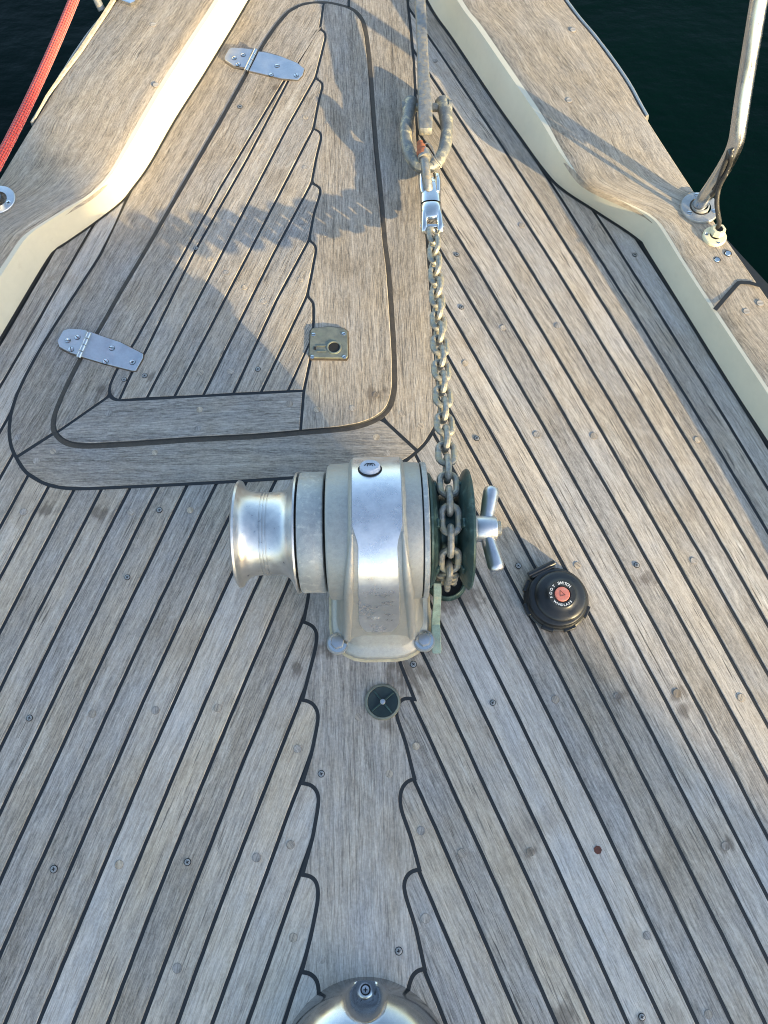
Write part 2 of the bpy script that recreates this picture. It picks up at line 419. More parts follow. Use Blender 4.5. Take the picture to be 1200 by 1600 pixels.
# ------------------------------------------------------------------ the planked deck
HALF = .0025
(cx0, cy0), (cx1, cy1) = Q(568, 1525).xy, Q(532, 0).xy
def seamR(i, y): return .211854-.43732*y-.038277*y*y+i*(.049235+.006011*y+.000344*y*y)+i*i*(-.000302+1.4e-5*y)
def seamL(i, y): return -.233408+.353403*y+.058464*y*y+i*(-.048144-.00485*y-.003181*y*y)+i*i*(.000182+.00013*y)
deck = MB()
def plank(fn, i0, side):
    ys = [-.55+.02*k for k in range(132)]
    seed = random.random(); tint = .5+random.uniform(-.28, .28)
    rows = []; uvs = []
    L = 0; prev = None; done = False
    for y in ys:
        if done: break
        def c(i, y=y):
            w_ = mnoise.noise(Vector((i*7.3+side*50, y*9, 0)))*.0010+mnoise.noise(Vector((i*3.1+side*20, y*45, 3)))*.00045+mnoise.noise(Vector((i*5.7, y*160, side)))*.0002
            return Vector((fn(i, y)+w_, y))
        a, b = c(i0), c(i0+1)
        if side < 0: a, b = b, a
        dy = .001; t = Vector((fn(i0+.5, y+dy)-fn(i0+.5, y), dy)).normalized(); nn = Vector((t.y, -t.x))
        a2 = a+nn*HALF; b2 = b-nn*HALF
        mid_x = cx0+(cx1-cx0)*(y-cy0)/(cy1-cy0); rim = (interp(CAPR, y) if side > 0 else interp(CAPL, y))-side*.01
        lo, hi = (mid_x, rim) if side > 0 else (rim, mid_x)
        if a2.x < lo: a2 = Vector((lo, a2.y))
        if b2.x > hi: b2 = Vector((hi, b2.y))
        if (b2-a2).dot(nn) < .004:
            if len(rows) > 1: done = True
            continue
        mid = (a2+b2)/2
        if prev is not None: L += (mid-prev).length
        prev = mid; ch = .0009
        wdt = (b2-a2).length
        rows.append([(a2.x, a2.y, -.0014), (a2.x+nn.x*ch, a2.y+nn.y*ch, 0), (b2.x-nn.x*ch, b2.y-nn.y*ch, 0), (b2.x, b2.y, -.0014)])
        uvs.append([(L, 0), (L, .001), (L, wdt-.001), (L, wdt)])
    if len(rows) < 2: return
    deck.quadgrid(rows, M_TEAK, uvf=lambda i, j: uvs[min(i, len(uvs)-1)][min(j, 3)], tint=(tint, seed, 0))
for i in range(-10, 15): plank(seamR, i, 1)
for i in range(-10, 17): plank(seamL, i, -1)
# bed of caulk under the planks
bed = [(-1.15, -.55), (1.15, -.55), (1.1, .3), (.6, 1.15), (.12, 2.05), (-.3, 2.05), (-.8, 1.05), (-1.15, .4)]
ids = [deck.add((x, y, -.0011)) for x, y in bed]; deck.face(ids, M_CAULK)

def board(mb, outline, z, inset=HALF, d=(0, 1), tint=None, swirl=0, ch=.0009, m=None, thick=.0012):
    p = [Vector(q) for q in outline]
    if area(p) < 0: p = p[::-1]
    p = offset(soften(p), inset)
    d = Vector(d).normalized()
    mb.poly(p, z-thick, z, m or M_TEAK, ch, (d.x, d.y), tint or (.5+random.uniform(-.2, .2), random.random(), swirl))
def fill(mb, outline, z, grow=0, m=None):
    p = [Vector(q) for q in outline]
    if area(p) < 0: p = p[::-1]
    mb.poly(offset(soften(p), -grow), z-.0006, z, m or M_CAULK, .0001)
def dirpx(a, b): return (Q(*b)-Q(*a)).xy

# king plank with its nibs
kp = [(497,750),(481,936),(474,972),(482,975),(490,980),(495,990),(493,1012),(472,1094),(482,1096),(491,1102),(497,1115),(496,1130),(487,1175),(472,1224),
      (484,1226),(493,1233),(498,1246),(496,1265),(488,1310),(472,1367),(484,1369),(493,1376),(497,1390),(496,1410),(486,1460),(471,1519),(484,1521),(494,1530),(498,1545),(497,1565),(485,1620),(468,1690),
      (482,1692),(494,1702),(497,1720),(495,1745),(640,1745),(641,1715),(648,1700),(667,1694),(652,1625),(640,1575),(637,1550),(643,1527),(652,1517),(664,1514),(650,1450),(634,1400),(631,1382),(636,1368),(645,1361),(656,1359),
      (643,1310),(627,1265),(625,1245),(629,1230),(637,1221),(648,1217),(634,1160),(620,1120),(620,1104),(627,1094),(636,1091),(648,1093),(627,1040),(615,1000),(600,750)]
fill(deck, W2(kp), .0004, HALF); board(deck, W2(kp), .0007, HALF, (-.035, 1), (.42, .31, 0))

# hatch surround: boards between the lid and the planks
outer = [(156,400),(110,470),(80,517),(60,550),(40,587),(25,620),(17,647),(14,673),(17,697),(25,715),(40,738),(67,755),(93,762),(133,764),(267,758),(377,752),(455,747),(560,738),(622,726),(641,715),(664,694),(680,668),(687,640),
         (683,600),(675,480),(664,330),(652,213),(647,100),(637,0),(628,-80),(618,-190)]
outerw = [p.xy for p in catmull([Q(*p) for p in outer], 3)]
topleft = W2([(470,-190),(385,2),(320,113),(273,187),(233,257),(207,293),(197,313),(180,352)])
surround = outerw+topleft
fill(deck, surround, .0004, HALF)
# boards; low seeds put the dimmer forward light into their colour
oi = [Vector(p) for p in outer]
left_b = W2([(25,715),(17,697),(14,673),(17,647),(25,620),(40,587),(60,550),(80,517),(110,470),(156,400),(197,313),(207,293),(233,257),(273,187),(320,113),(385,2),(470,-190),(545,-190),(545,60),(400,260),(260,500),(170,622)])
board(deck, left_b, .0007, HALF, dirpx((100,613), (300,267)), (.5, .02, .03))
bot_b = W2([(25,715),(40,738),(67,755),(93,762),(133,764),(267,758),(377,752),(455,747),(560,738),(622,726),(641,715),(652,705),(600,657),(400,600),(170,622)])
board(deck, bot_b, .0007, HALF, dirpx((100,690), (455,690)), (.5, .0, 0))
right_b = W2([(652,705),(664,694),(680,668),(687,640),(683,600),(675,480),(664,330),(652,213),(647,100),(637,0),(628,-80),(618,-190),(545,-190),(545,60),(520,400),(600,657)])
board(deck, right_b, .0007, HALF, dirpx((650,640), (625,50)), (.70, .12, 0))
lid = [(223,400),(187,460),(157,513),(125,563),(100,613),(86,647),(83,667),(87,679),(98,690),(113,696),(140,698),(200,695),(300,688),(400,683),(470,677),(530,672),(560,667),(583,659),(600,648),(610,635),(615,618),(617,600),(616,550),(612,483),(607,417),(602,380),
       (595,300),(588,233),(583,167),(578,100),(573,57),(567,33),(555,18),(540,11),(513,5),(490,5),(470,9),(450,20),(430,43),(410,73),(385,117),(350,180),(300,267)]
lidw = [p.xy for p in catmull([Q(*p) for p in lid], 3, True)]
if area(lidw) < 0: lidw = lidw[::-1]
fill(deck, lidw, .0010, .0042, M_GAP)  # flat dark strip standing in for the shade down the lid gap
fill(deck, lidw, .0012, -.0040, M_CAULK)
# black margins along both bulwarks
baseR = [(618,-120),(668,0),(710,63),(773,157),(813,213),(847,260),(877,293),(933,330),(997,373),(1016,400),(1141,600),(1200,690),(1300,845),(1420,1040),(1560,1290),(1700,1560)]
baseL = [(460,-130),(388,0),(320,113),(273,187),(233,257),(207,293),(187,317),(140,353),(97,383),(75,403),(0,528),(-80,660),(-190,850),(-310,1080),(-430,1330)]
def strip(mb, pts, z, w0, w1, m):
    pts = [Q(*p).xy for p in pts]; rows = []
    pts = [p.xy for p in catmull([Vector((*p, 0)) for p in pts], 4)]
    for i, p in enumerate(pts):
        t = (pts[min(i+1, len(pts)-1)]-pts[max(i-1, 0)]).normalized(); n = Vector((-t.y, t.x))
        a = p+n*w0; b = p+n*w1
        rows.append([(a.x, a.y, z), (b.x, b.y, z)])
    mb.quadgrid(rows, m)
strip(deck, baseR, .0011, .01, -.0065, M_CAULK)
strip(deck, baseL, .0011, -.01, .005, M_CAULK)
# short joint at the head of the hatch
strip(deck, [(545,-190), (545,12)], .0010, .0022, -.0022, M_CAULK)
deck_o = structure(deck.build('deck', smooth=0))

# ------------------------------------------------------------------ hatch lid
hatch = thing('deck_hatch', 'triangular teak hatch lid with rounded corners set in the deck ahead of the windlass', 'hatch', Q(400, 450))
def hp(mb, name, **k):
    o = mb.build(name, None, **k); o.parent = hatch; o.matrix_parent_inverse = Matrix.Translation(-hatch.location); return o
ZL = .0042
lb = MB()
inner = offset([Vector(p) for p in lidw], .0042)
lb.poly(inner, .0005, ZL-.0011, M_CAULK, .0012)
def lboard(px, d, tint=None, swirl=0):
    board(lb, W2(px, 0), ZL, .0021, d, tint, swirl, ch=.0008, thick=.0018)
inn_px = []
# lid outline clipped helpers: outline arcs written as pixel lists, inset by 5 mm after
def arc(a, b):
    """points of the lid outline between two indices of the pixel list"""
    r = []; i = a
    while True:
        r.append(lid[i % len(lid)])
        if i % len(lid) == b % len(lid): break
        i += 1
    return r
def shrink(pl, cx=400, cy=400, px=5):
    return pl
EDGE = offset([Vector(p) for p in lidw], .0046)
def snap(pxlist):
    """world outline; points that lie on the lid's outline move to its inner edge"""
    out = []
    for p in W2(pxlist):
        d = min(range(len(lidw)), key=lambda k: (lidw[k]-p).length)
        if (lidw[d]-p).length < .006: p = p+(EDGE[d]-lidw[d])*.62
        out.append(p)
    return out
def lb2(px, d, tint=None, swirl=0): board(lb, snap(px), ZL, .0025, d, tint, swirl, ch=.0009, thick=.0018)  # lid seeds mostly low: weaker light up forward painted into the wood
i_tl = lid.index((490, 5)); 
# king board of the lid (right side) with nibs on its left edge
kb = [(506,6),(513,5),(540,11),(555,18),(567,33),(573,57),(578,100),(583,167),(588,233),(595,300),(602,380),(607,417),(612,483),(616,550),(617,600),(615,618),(610,635),(600,648),(583,659),(560,667),(530,672),(470,677),
      (475,612),(487,555),(490,505),(490,475),(480,464),(487,430),(494,393),(492,384),(483,377),(491,335),(501,303),(499,294),(487,287),(494,250),(502,217),(500,208),(490,203),(497,165),(504,138),(503,131),(493,124),(503,85),(509,60),(507,52),(500,47)]
lb2(kb, dirpx((545,640), (530,60)), (.72, .10, 0))
lft = [(500,47),(506,6),(490,5),(470,9),(450,20),(430,43),(410,73),(385,117),(350,180),(300,267),(223,400),(187,460),(157,513),(125,563),(100,613),(86,647),(83,667),(87,679),(172,620),(172,605),(183,580),(212,535),(287,400),(345,295),(442,132)]
lb2(lft, dirpx((157,513), (385,117)), (.6, .06, .03))
btm = [(87,679),(98,690),(113,696),(140,698),(200,695),(300,688),(400,683),(470,677),(475,612),(318,620),(230,625),(187,627),(177,625),(172,620)]
lb2(btm, dirpx((100,660), (470,640)), (.38, .14, 0))
fd = dirpx((230,622), (450,200))
lb2([(500,47),(442,132),(345,295),(287,400),(212,535),(183,580),(172,605),(172,616),(178,624),(187,627),(207,583),(227,553),(302,400),(387,250),(464,103),(495,52)], fd, (.5, .15, 0))
lb2([(495,52),(464,103),(387,250),(302,400),(227,553),(207,583),(187,627),(230,624),(348,397),(450,200),(493,124),(503,85),(509,60),(507,52),(500,48)], fd, (.6, .42, 0))
lb2([(493,124),(450,200),(348,397),(230,624),(273,622),(388,400),(490,203),(497,165),(504,138),(503,131)], fd, (.45, .22, 0))
lb2([(490,203),(388,400),(273,622),(318,620),(428,398),(487,288),(494,250),(502,217),(500,208)], fd, (.62, .38, 0))
lb2([(487,288),(428,398),(318,620),(365,617),(433,470),(483,377),(491,335),(501,303),(499,294)], fd, (.38, .13, 0))
lb2([(483,377),(433,470),(365,617),(408,615),(480,464),(487,430),(494,393),(492,384)], fd, (.66, .32, 0))
lb2([(480,464),(408,615),(450,613),(483,540),(487,555),(490,505),(490,475)], fd, (.6, .27, 0))
lb2([(483,540),(450,613),(475,612),(487,555)], fd, (.7, .2, 0))
hp(lb, 'lid', smooth=0)

# flush screws and wooden plugs ---------------------------------------------------------
def screw_mesh(name, r=.0042, ring=.0052, z=.0, phil=True, m=M_SCREW, ringm=M_DARKHOLE):
    s = MB()
    if ring: s.lathe([(z-.001, ring), (z+.0003, ring), (z+.0003, r)], ringm, seg=20)
    s.lathe([(z+.0002, r), (z+.0007, r), (z+.0010, r*.8), (z+.0011, .0001)], m, seg=20)
    e = z+.0012
    if phil:
        for a in (0, math.pi/2):
            s.box((0, 0, e), (r*.55, r*.13, .00012), M_DARKHOLE, Matrix.Rotation(a, 3, 'Z'))
    else: s.box((0, 0, e), (r*.95, r*.13, .00012), M_DARKHOLE)
    return s
def plug_mesh(name, r=.0056, seed=.3, tint=.5, z=.0):
    s = MB()
    s.lathe([(z-.001, r+.0006), (z+.00015, r+.0006), (z+.00015, r)], M_RINGP, seg=20)
    k = 22; c = s.add((0, 0, z+.0005)); ring = [s.add((math.cos(2*math.pi*i/k)*r, math.sin(2*math.pi*i/k)*r, z+.0005)) for i in range(k)]
    low = [s.add((math.cos(2*math.pi*i/k)*(r+.0003), math.sin(2*math.pi*i/k)*(r+.0003), z)) for i in range(k)]
    for i in range(k):
        j = (i+1) % k
        for q in ((c, ring[i], ring[j]), (ring[i], low[i], low[j], ring[j])):
            s.face(q, M_TEAK, [(s.v[t][0]+seed, s.v[t][1]) for t in q], (tint, seed, 0))
    return s
M_RINGP = simple('plug_joint', (.17, .15, .13), .8, 0, .3, 200, bmp=0)
SCREWS = [(249,797),(199,902),(46,1122),(84,1358),(293,1347),(502,1209),(623,1486),(646,1038),(810,884),(995,883),(714,398),(721,480),(745,685),(992,398),(1003,1589),(770,1098)]
PLUGS = [(243,1110),(144,1115),(340,1106),(465,1170),(186,1351),(401,1340),(454,1320),(458,1465),(503,1499),(650,1166),(658,1298),(722,1333),(829,1331),(1134,1322),(1058,1083),(965,1088),(868,1093),(1158,1090),(786,512),(727,567),(839,679),(928,681),
         (902,883),(1084,876),(1090,687),(872,509),(123,675),(83,705),(57,720),(242,707),(28,683),(628,646),(657,665),(605,708),(400,172),(680,95),(815,352),(929,355),(204,800),(297,797),(277,1513),(1107,1585),(608,1209),(665,1435),(588,683),(1011,1462),(560,1120),(700,172),(37,800)]
HS = [(403,577),(306,388),(226,587),(194,593),(375,167)]
HP = [(471,348),(508,366),(469,437),(412,471),(382,449),(354,426),(271,583),(314,582),(360,580),(312,640),(309,670),(452,631),(587,617),(551,638),(495,640),(170,646),(513,192),(477,183),(477,262),(328,404)]
def scatter(lst, kinds, parent, z, name):
    out = []
    for i, (x, y) in enumerate(lst):
        src = kinds[i % len(kinds)]; p = Q(x, y, z)
        rz = random.uniform(0, 3.1)
        if name == 'wooden_plug': rz = math.radians(random.choice((60, -60, 80, 120)))+random.uniform(-.3, .3)
        if isinstance(src, MB):
            o = src.build(name, None); kinds[i % len(kinds)] = o
            o.location = p-parent.location; o.rotation_euler = (0, 0, rz); o.parent = parent
        else: link_copy(src, p-parent.location, rz, parent, random.uniform(.9, 1.08))
sk = [screw_mesh('screw')]; scatter(SCREWS, sk, deck_o, .0007, 'screw')
pk = [plug_mesh('p', seed=.1*k+.05, tint=t) for k, t in enumerate((.3, .6, .75, .5, .9))]
scatter(PLUGS, pk, deck_o, .0004, 'wooden_plug')
scatter(HS, sk, hatch, ZL, 'screw'); scatter(HP, pk, hatch, ZL, 'wooden_plug')
bh = MB(); bh.lathe([(0, .0001), (.0003, .006), (.0008, .0058), (.0006, .004), (.0007, .0001)], M_DRUST, Q(934, 1328), seg=7)
bh.build('rusty_plug', deck_o)

# hinges ---------------------------------------------------------------------------------
def hinge(outline_leaf, outline_lid, pin_a, pin_b, screws, zf=.0):
    e = bpy.data.objects.new('hinge', None); COL.objects.link(e); e.parent = hatch; e.empty_display_size = .03
    base = Q(*pin_a); e.location = base-hatch.location
    def loc(mb, name):
        o = mb.build(name, None); o.parent = e; o.matrix_parent_inverse = Matrix.Translation(-base); return o
    for ol, zz in ((outline_leaf, .0011), (outline_lid, ZL+.0004)):
        p = [Vector(q) for q in W2(ol)]
        if area(p) < 0: p = p[::-1]
        a = MB(); a.poly([v+Vector((random.uniform(-.0005, .0005), random.uniform(-.0005, .0005))) for v in offset(p, -.0016)], zz-.0006, zz, M_BED, .0002); loc(a, 'bedding')
    a = MB(); p = W2(outline_leaf); a.poly(p, .0008, .0075, M_BRUSH, .0006); loc(a, 'frame_leaf')
    a = MB(); p = W2(outline_lid); a.poly(p, ZL, .0075, M_BRUSH, .0006); loc(a, 'lid_leaf')
    A, B = Q(*pin_a, .0085), Q(*pin_b, .0085); n = 4
    for k in range(n):
        s0 = A.lerp(B, (k+.04)/n); s1 = A.lerp(B, (k+.96)/n); d = (s1-s0)*.04
        a = MB(); a.sweep([s0, s0+d, s1-d, s1], [.0038, .0046, .0046, .0038], M_STEEL, 16); loc(a, 'knuckle')
    for (x, y, ph) in screws:
        a = screw_mesh('s', .0050, .0056, .0075, ph, M_STEEL)
        for i, v in enumerate(a.v):
            q = Q(x, y, .0075).xy; c, s = math.cos(.8+x), math.sin(.8+x); a.v[i] = (v[0]*c-v[1]*s+q.x, v[0]*s+v[1]*c+q.y, v[2])
        loc(a, 'screw')
hinge([(101,520),(92,536),(95,545),(112,554),(125,558),(138,520),(128,518),(110,517)],
      [(144,522),(160,528),(190,538),(225,556),(225,562),(214,582),(208,582),(165,571),(128,560)],
      (140,520), (122,560), [(106,532,False),(121,527,False),(111,546,False),(175,544,False),(165,565,False),(207,566,True)])
hinge([(359,81),(352,93),(352,98),(366,107),(384,110),(396,82),(380,80),(363,79)],
      [(405,85),(418,87),(440,93),(465,103),(476,112),(473,122),(466,129),(440,127),(420,122),(390,115)],
      (400,78), (384,111), [(366,91,False),(380,86,False),(372,101,False),(433,103,False),(424,117,False),(463,118,False)])
# lift ring ------------------------------------------------------------------------------
lr = bpy.data.objects.new('lift_ring_latch', None); COL.objects.link(lr); lr.parent = hatch; lr.empty_display_size = .02
lbase = Q(514, 540); lr.location = lbase-hatch.location
def lloc(mb, name):
    o = mb.build(name, None); o.parent = lr; o.matrix_parent_inverse = Matrix.Translation(-lbase); return o
ZP = .0082
a = MB(); a.poly(W2([(486,521),(489,517),(515,514),(538,517),(543,521),(544,560),(541,563),(487,562),(484,558)]), ZL, ZP, M_BRASS, .0006); lloc(a, 'plate')
a = MB(); a.poly(W2([(484,519),(489,515),(515,512),(539,515),(545,520),(546,561),(542,566),(486,565),(482,559)]), ZL-.0003, ZL+.0004, M_BED, .0002); lloc(a, 'bedding')
c = Q(522, 543, ZP)
a = MB(); a.lathe([(0, .0104), (.0012, .0108), (.0018, .0122), (.0012, .0136), (0, .0140)], M_BRASS, c, seg=40)
lloc(a, 'ring')
a = MB(); a.lathe([(.0002, .0104), (.0003, .0104), (.00035, .008), (.0004, .0001)], M_DARKHOLE, c, seg=32)
lloc(a, 'recess')
a = MB(); a.box(Q(492, 544, ZP+.0003), (.0022, .0032, .0003), M_DARKHOLE); lloc(a, 'slot')
a = MB(); a.box(Q(502, 540.5, ZP+.0007), (.0085, .0009, .0006), M_BRASS); a.box(Q(502, 549, ZP+.0007), (.0085, .0009, .0006), M_BRASS); lloc(a, 'shank')
for (x, y) in ((490,523),(537,522),(488,558),(538,558)):
    a = screw_mesh('s', .0036, 0, ZP, False, M_STEEL)
    q = Q(x, y, ZP).xy; r0 = random.uniform(-1, 1)
    for i, v in enumerate(a.v):
        cc, ss = math.cos(r0), math.sin(r0); a.v[i] = (v[0]*cc-v[1]*ss+q.x, v[0]*ss+v[1]*cc+q.y, v[2])
    lloc(a, 'screw')

# ------------------------------------------------------------------ bulwarks
def bulwark(side, base, inn, out, label):
    t = thing('bulwark', label, 'bulwark', (0, 1.0, 0))
    def par(o): o.parent = t; o.matrix_parent_inverse = Matrix.Translation(-t.location); return o
    B, I, O = curve(base, 0), curve(inn, HB), curve(out, HB)
    ys = [-.45+.0125*k for k in range(198)]
    g = MB(); rows = []
    for y in ys:
        b_, i_ = interp(B, y), interp(I, y)
        rows.append([(b_+(i_-b_)*k*.8, y, HB*k) for k in (-.05, 0, .08, .3, .6, .85, .96)]+[(i_+side*.004, y, HB-.001)])
    g.quadgrid(rows, M_CREAM); par(g.build('inner_face'))
    g = MB(); rows = []; L = 0; p = None; uvs = []
    for y in ys:
        i_, o_ = interp(I, y)-side*.001, interp(O, y); wd_ = abs(o_-i_)
        q = Vector((o_, y)); L += (q-p).length if p is not None else 0; p = q
        prof = [(0, -.012), (.001, -.007), (.004, -.002), (.009, 0), (.03, .0012), (.5*wd_, .002), (wd_-.02, .0008), (wd_-.006, -.0012), (wd_-.001, -.006), (wd_, -.03), (wd_-.004, -.034)]
        rows.append([(i_+side*d, y, HB+z) for d, z in prof]); uvs.append([(L, d*.8) for d, z in prof])
    g.quadgrid(rows, M_TEAK, uvf=lambda i, j: uvs[min(i, len(uvs)-1)][min(j, 10)], tint=(.9 if side > 0 else .85, .16 if side > 0 else .08, .07))  # low seed darkens the cap, painting in the weaker light there
    par(g.build('cap_rail'))
    g = MB(); rows = []
    for y in ys:
        o_ = interp(O, y); rows.append([(o_-side*.003, y, HB-.03), (o_-side*.006, y, HB-.12), (o_-side*.05, y, -.6), (o_-side*.16, y, -1.34)])
    g.quadgrid(rows, M_HULL); par(g.build('topsides'))
    return t, par, I, O
bR, parR, IR, OR = bulwark(1, baseR, innR, outR, 'right-hand bulwark, teak capping over a grey-white inner face in shade')
bL, parL, IL, OL = bulwark(-1, baseL, innL, outL, 'left-hand bulwark, teak capping over a bright sunlit cream inner face')
# scarf joint in the starboard cap
g = MB()
def ribbon(mb, px, z, w_, m):
    pts = [Q(x, y, z).xy for x, y in px]; rows = []
    for i, p in enumerate(pts):
        t = (pts[min(i+1, len(pts)-1)]-pts[max(i-1, 0)]).normalized(); n = Vector((-t.y, t.x))
        rows.append([(*(p+n*w_), z), (*(p-n*w_), z)])
    mb.quadgrid(rows, m)
ribbon(g, [(1117,484),(1135,463),(1150,446),(1154,442),(1158,441),(1172,442),(1187,446)], HB+.0028, .0038, M_CAULK); parR(g.build('scarf_joint', smooth=0))
# metal guard strips on the outer edges
def guard(O, side, y0, y1, par, m, w_=.004, top=.001):
    g = MB(); rows = []; n = 60
    for k in range(n+1):
        y = y0+(y1-y0)*k/n; o_ = interp(O, y)+mnoise.noise(Vector((y*30, side, 0)))*.0006
        rows.append([(o_, y, HB-.04), (o_-side*.001, y, HB+top-.002), (o_+side*.001, y, HB+top), (o_+side*w_, y, HB+top-.001), (o_+side*(w_+.002), y, HB-.01), (o_+side*(w_+.001), y, HB-.04)])
    g.quadgrid(rows, m, cap=True); return par(g.build('guard_strip'))
guard(OR, 1, Q(1011,180,HB).y, 2.0, parR, M_DULL)
guard(OL, -1, Q(50,190,HB).y, 2.0, parL, M_DULL, .003)
g = MB()
pl = [(52,186),(70,152),(95,116),(120,82),(140,52),(160,22),(180,-10)]
rows = []
for k, (x, y) in enumerate(pl):
    p = Q(x+3, y, HB); w_ = .001+.0035*min(1, k/2.5)
    rows.append([p+Vector((-w_, 0, .001)), p+Vector((-w_*.3, 0, .0042)), p+Vector((w_*1.2, 0, .0036)), p+Vector((w_*1.8, 0, .0012))])
g.quadgrid(rows, M_PALEWOOD, cap=True); parL(g.build('split_edge'))
for (x, y, r) in ((1120,407,.0052),(1137,397,.0056)):
    g = MB(); g.lathe([(HB-.001, r+.0012), (HB+.0022, r+.0012), (HB+.0022, r)], M_DARKHOLE, (Q(x, y, HB).x, Q(x, y, HB).y, 0), seg=20)
    g.lathe([(HB+.002, r), (HB+.0028, r*.9), (HB+.0024, r*.4), (HB+.0024, .0001)], M_STEEL, (Q(x, y, HB).x, Q(x, y, HB).y, 0), seg=20); 
    g.v = [(v[0], v[1], v[2]) for v in g.v]
    parR(g.build('bolt_head'))
for (x, y) in ((895,48),(889,158),(1187,475),(1166,488)):
    g = plug_mesh('p', .0058, .33, .35); q = Q(x, y, HB).xy
    g.v = [(v[0]+q.x, v[1]+q.y, v[2]+HB+.0022) for v in g.v]; parR(g.build('wooden_plug'))
for (x, y) in ((240,40),(244,134)):
    g = plug_mesh('p', .0058, .63, .7); q = Q(x, y, HB).xy
    g.v = [(v[0]+q.x, v[1]+q.y, v[2]+HB+.0022) for v in g.v]; parL(g.build('wooden_plug'))

# ------------------------------------------------------------------ windlass
WL = Vector((0, .375, 0)); AX = .155
wl = thing('anchor_windlass', 'silver aluminium anchor windlass with warping drum and green chain wheel', 'windlass', WL, R(1.3))
def lw(mb, name, parent=None, **k): o = mb.build(name, parent or wl, **k); return o
def ringprof(x0, x1, r, b=.002, r0=.02): return [(x0, r0), (x0, r-b), (x0+b*.3, r-b*.3), (x0+b, r), (x1-b, r), (x1-b*.3, r-b*.3), (x1, r-b), (x1, r0)]
ax = (0, 0, AX)
a = MB()
prof = [(-.211, .001), (-.211, .045), (-.212, .066), (-.2115, .0745), (-.209, .0785), (-.206, .0775), (-.203, .0715), (-.198, .0655), (-.190, .0622), (-.180, .0608), (-.1745, .0604), (-.174, .0595), (-.173, .0595), (-.1725, .0604),
        (-.1700, .0604), (-.1695, .0595), (-.1685, .0595), (-.168, .0604), (-.1655, .0604), (-.165, .0595), (-.164, .0595), (-.1635, .0604), (-.156, .0606), (-.146, .062), (-.138, .0655), (-.1325, .0725), (-.128, .0835), (-.1250, .0885), (-.1225, .088), (-.1225, .03)]
a.lathe(prof, M_DRUM, ax, 'X', 96); lw(a, 'warping_drum', smooth=30)
a = MB(); a.lathe(ringprof(-.124, -.078, .078, .001), M_DARKHOLE, ax, 'X', 64); lw(a, 'shadow_gap')
a = MB(); a.lathe(ringprof(-.1200, -.0835, .0880, .003), M_CAST2, ax, 'X', 96); lw(a, 'drum_collar')
a = MB(); a.lathe([(-.0800, .03), (-.0800, .0935), (-.0790, .0965), (-.0755, .0985), (-.045, .1000), (.030, .1000), (.050, .0990), (.0515, .0985), (.0515, .03)], M_CAST, ax, 'X', 96); lw(a, 'housing')
a = MB(); a.lathe([(.0535, .03), (.0535, .0975), (.0540, .0995), (.0600, .0995), (.0612, .098), (.0615, .03)], M_CAST2, ax, 'X', 96)
a.lathe(ringprof(.0505, .0545, .0960, .001), M_DARKHOLE, ax, 'X', 64); lw(a, 'end_plate')
# strap running over the housing and down the aft face
def strap_pt(s):
    """s in degrees round the top (aft positive) up to 78, then metres of straight run"""
    pass
path = []   # (y, z, normal y, normal z)
RS = .1065
for k in range(-20, 15):
    t = R(k*5.2)
    path.append((-math.sin(t)*RS, AX+math.cos(t)*RS, -math.sin(t), math.cos(t)))
y0, z0, ny, nz = path[-1]
for k in range(1, 13):
    f = k/12; path.append((y0-.0345*f**1.15, z0-(z0-.012)*f, -.965, .26))
def strapsec(widths, lift, m, name, edge=.010, i0=0, i1=None, chamf=.006):
    a = MB(); rows = []
    sub = path[i0:i1]
    for (y, z, ny, nz), w_ in zip(sub, widths):
        rows.append([(-.0095-w_-edge, y-ny*.022, z-nz*.022), (-.0095-w_-chamf*.6, y-ny*.004+ny*lift, z-nz*.004+nz*lift), (-.0095-w_, y+ny*lift, z+nz*lift), (-.0095+w_, y+ny*lift, z+nz*lift), (-.0095+w_+chamf*.6, y-ny*.004+ny*lift, z-nz*.004+nz*lift), (-.0095+w_+edge, y-ny*.022, z-nz*.022)])
    a.quadgrid(rows, m, cap=True); return lw(a, name, smooth=28)
nP = len(path)
wds = []
for i in range(nP):
    if i <= 22: wds.append(.0345)
    elif i <= 35: wds.append(.0345+.006*(i-22)/13)
    else: wds.append(.0405+.010*(i-35)/12)
strapsec(wds, 0, M_CAST, 'strap')
# polished face
a = MB(); rows = []
pi0, pi1 = 3, nP-3
for i in range(pi0, pi1):
    y, z, ny, nz = path[i]
    w_ = .0335 if i <= 23 else (.0335-.0075*min(1, (i-23)/2.5))
    if i > 26: w_ += .0050*(i-26)/(pi1-27)
    r_ = pi1-1-i
    if r_ < 3: w_ *= (.62, .86, .97)[r_]
    for _ in (0,):
        rows.append([(-.0095+q*w_, y+ny*l, z+nz*l) for q, l in ((-1, -.001), (-.985, .0011), (0, .0014), (.985, .0011), (1, -.001))])
a.quadgrid(rows, M_POL, cap=True); lw(a, 'polished_face', smooth=30)
# web ribs beside the polished face
for sx in (-1, 1):
    a = MB(); pts = []
    for i in range(24, nP-1):
        y, z, ny, nz = path[i]; f = (i-24)/(nP-25)
        pts.append((-.0095+sx*(.0340+.0165*f), y+ny*(.0012-.006*f), z+nz*(.0012-.006*f)))
    a.sweep(pts, [.0015+.0052*min(1, k/6) for k in range(len(pts))], M_CAST, 10); lw(a, 'web_rib', smooth=50)
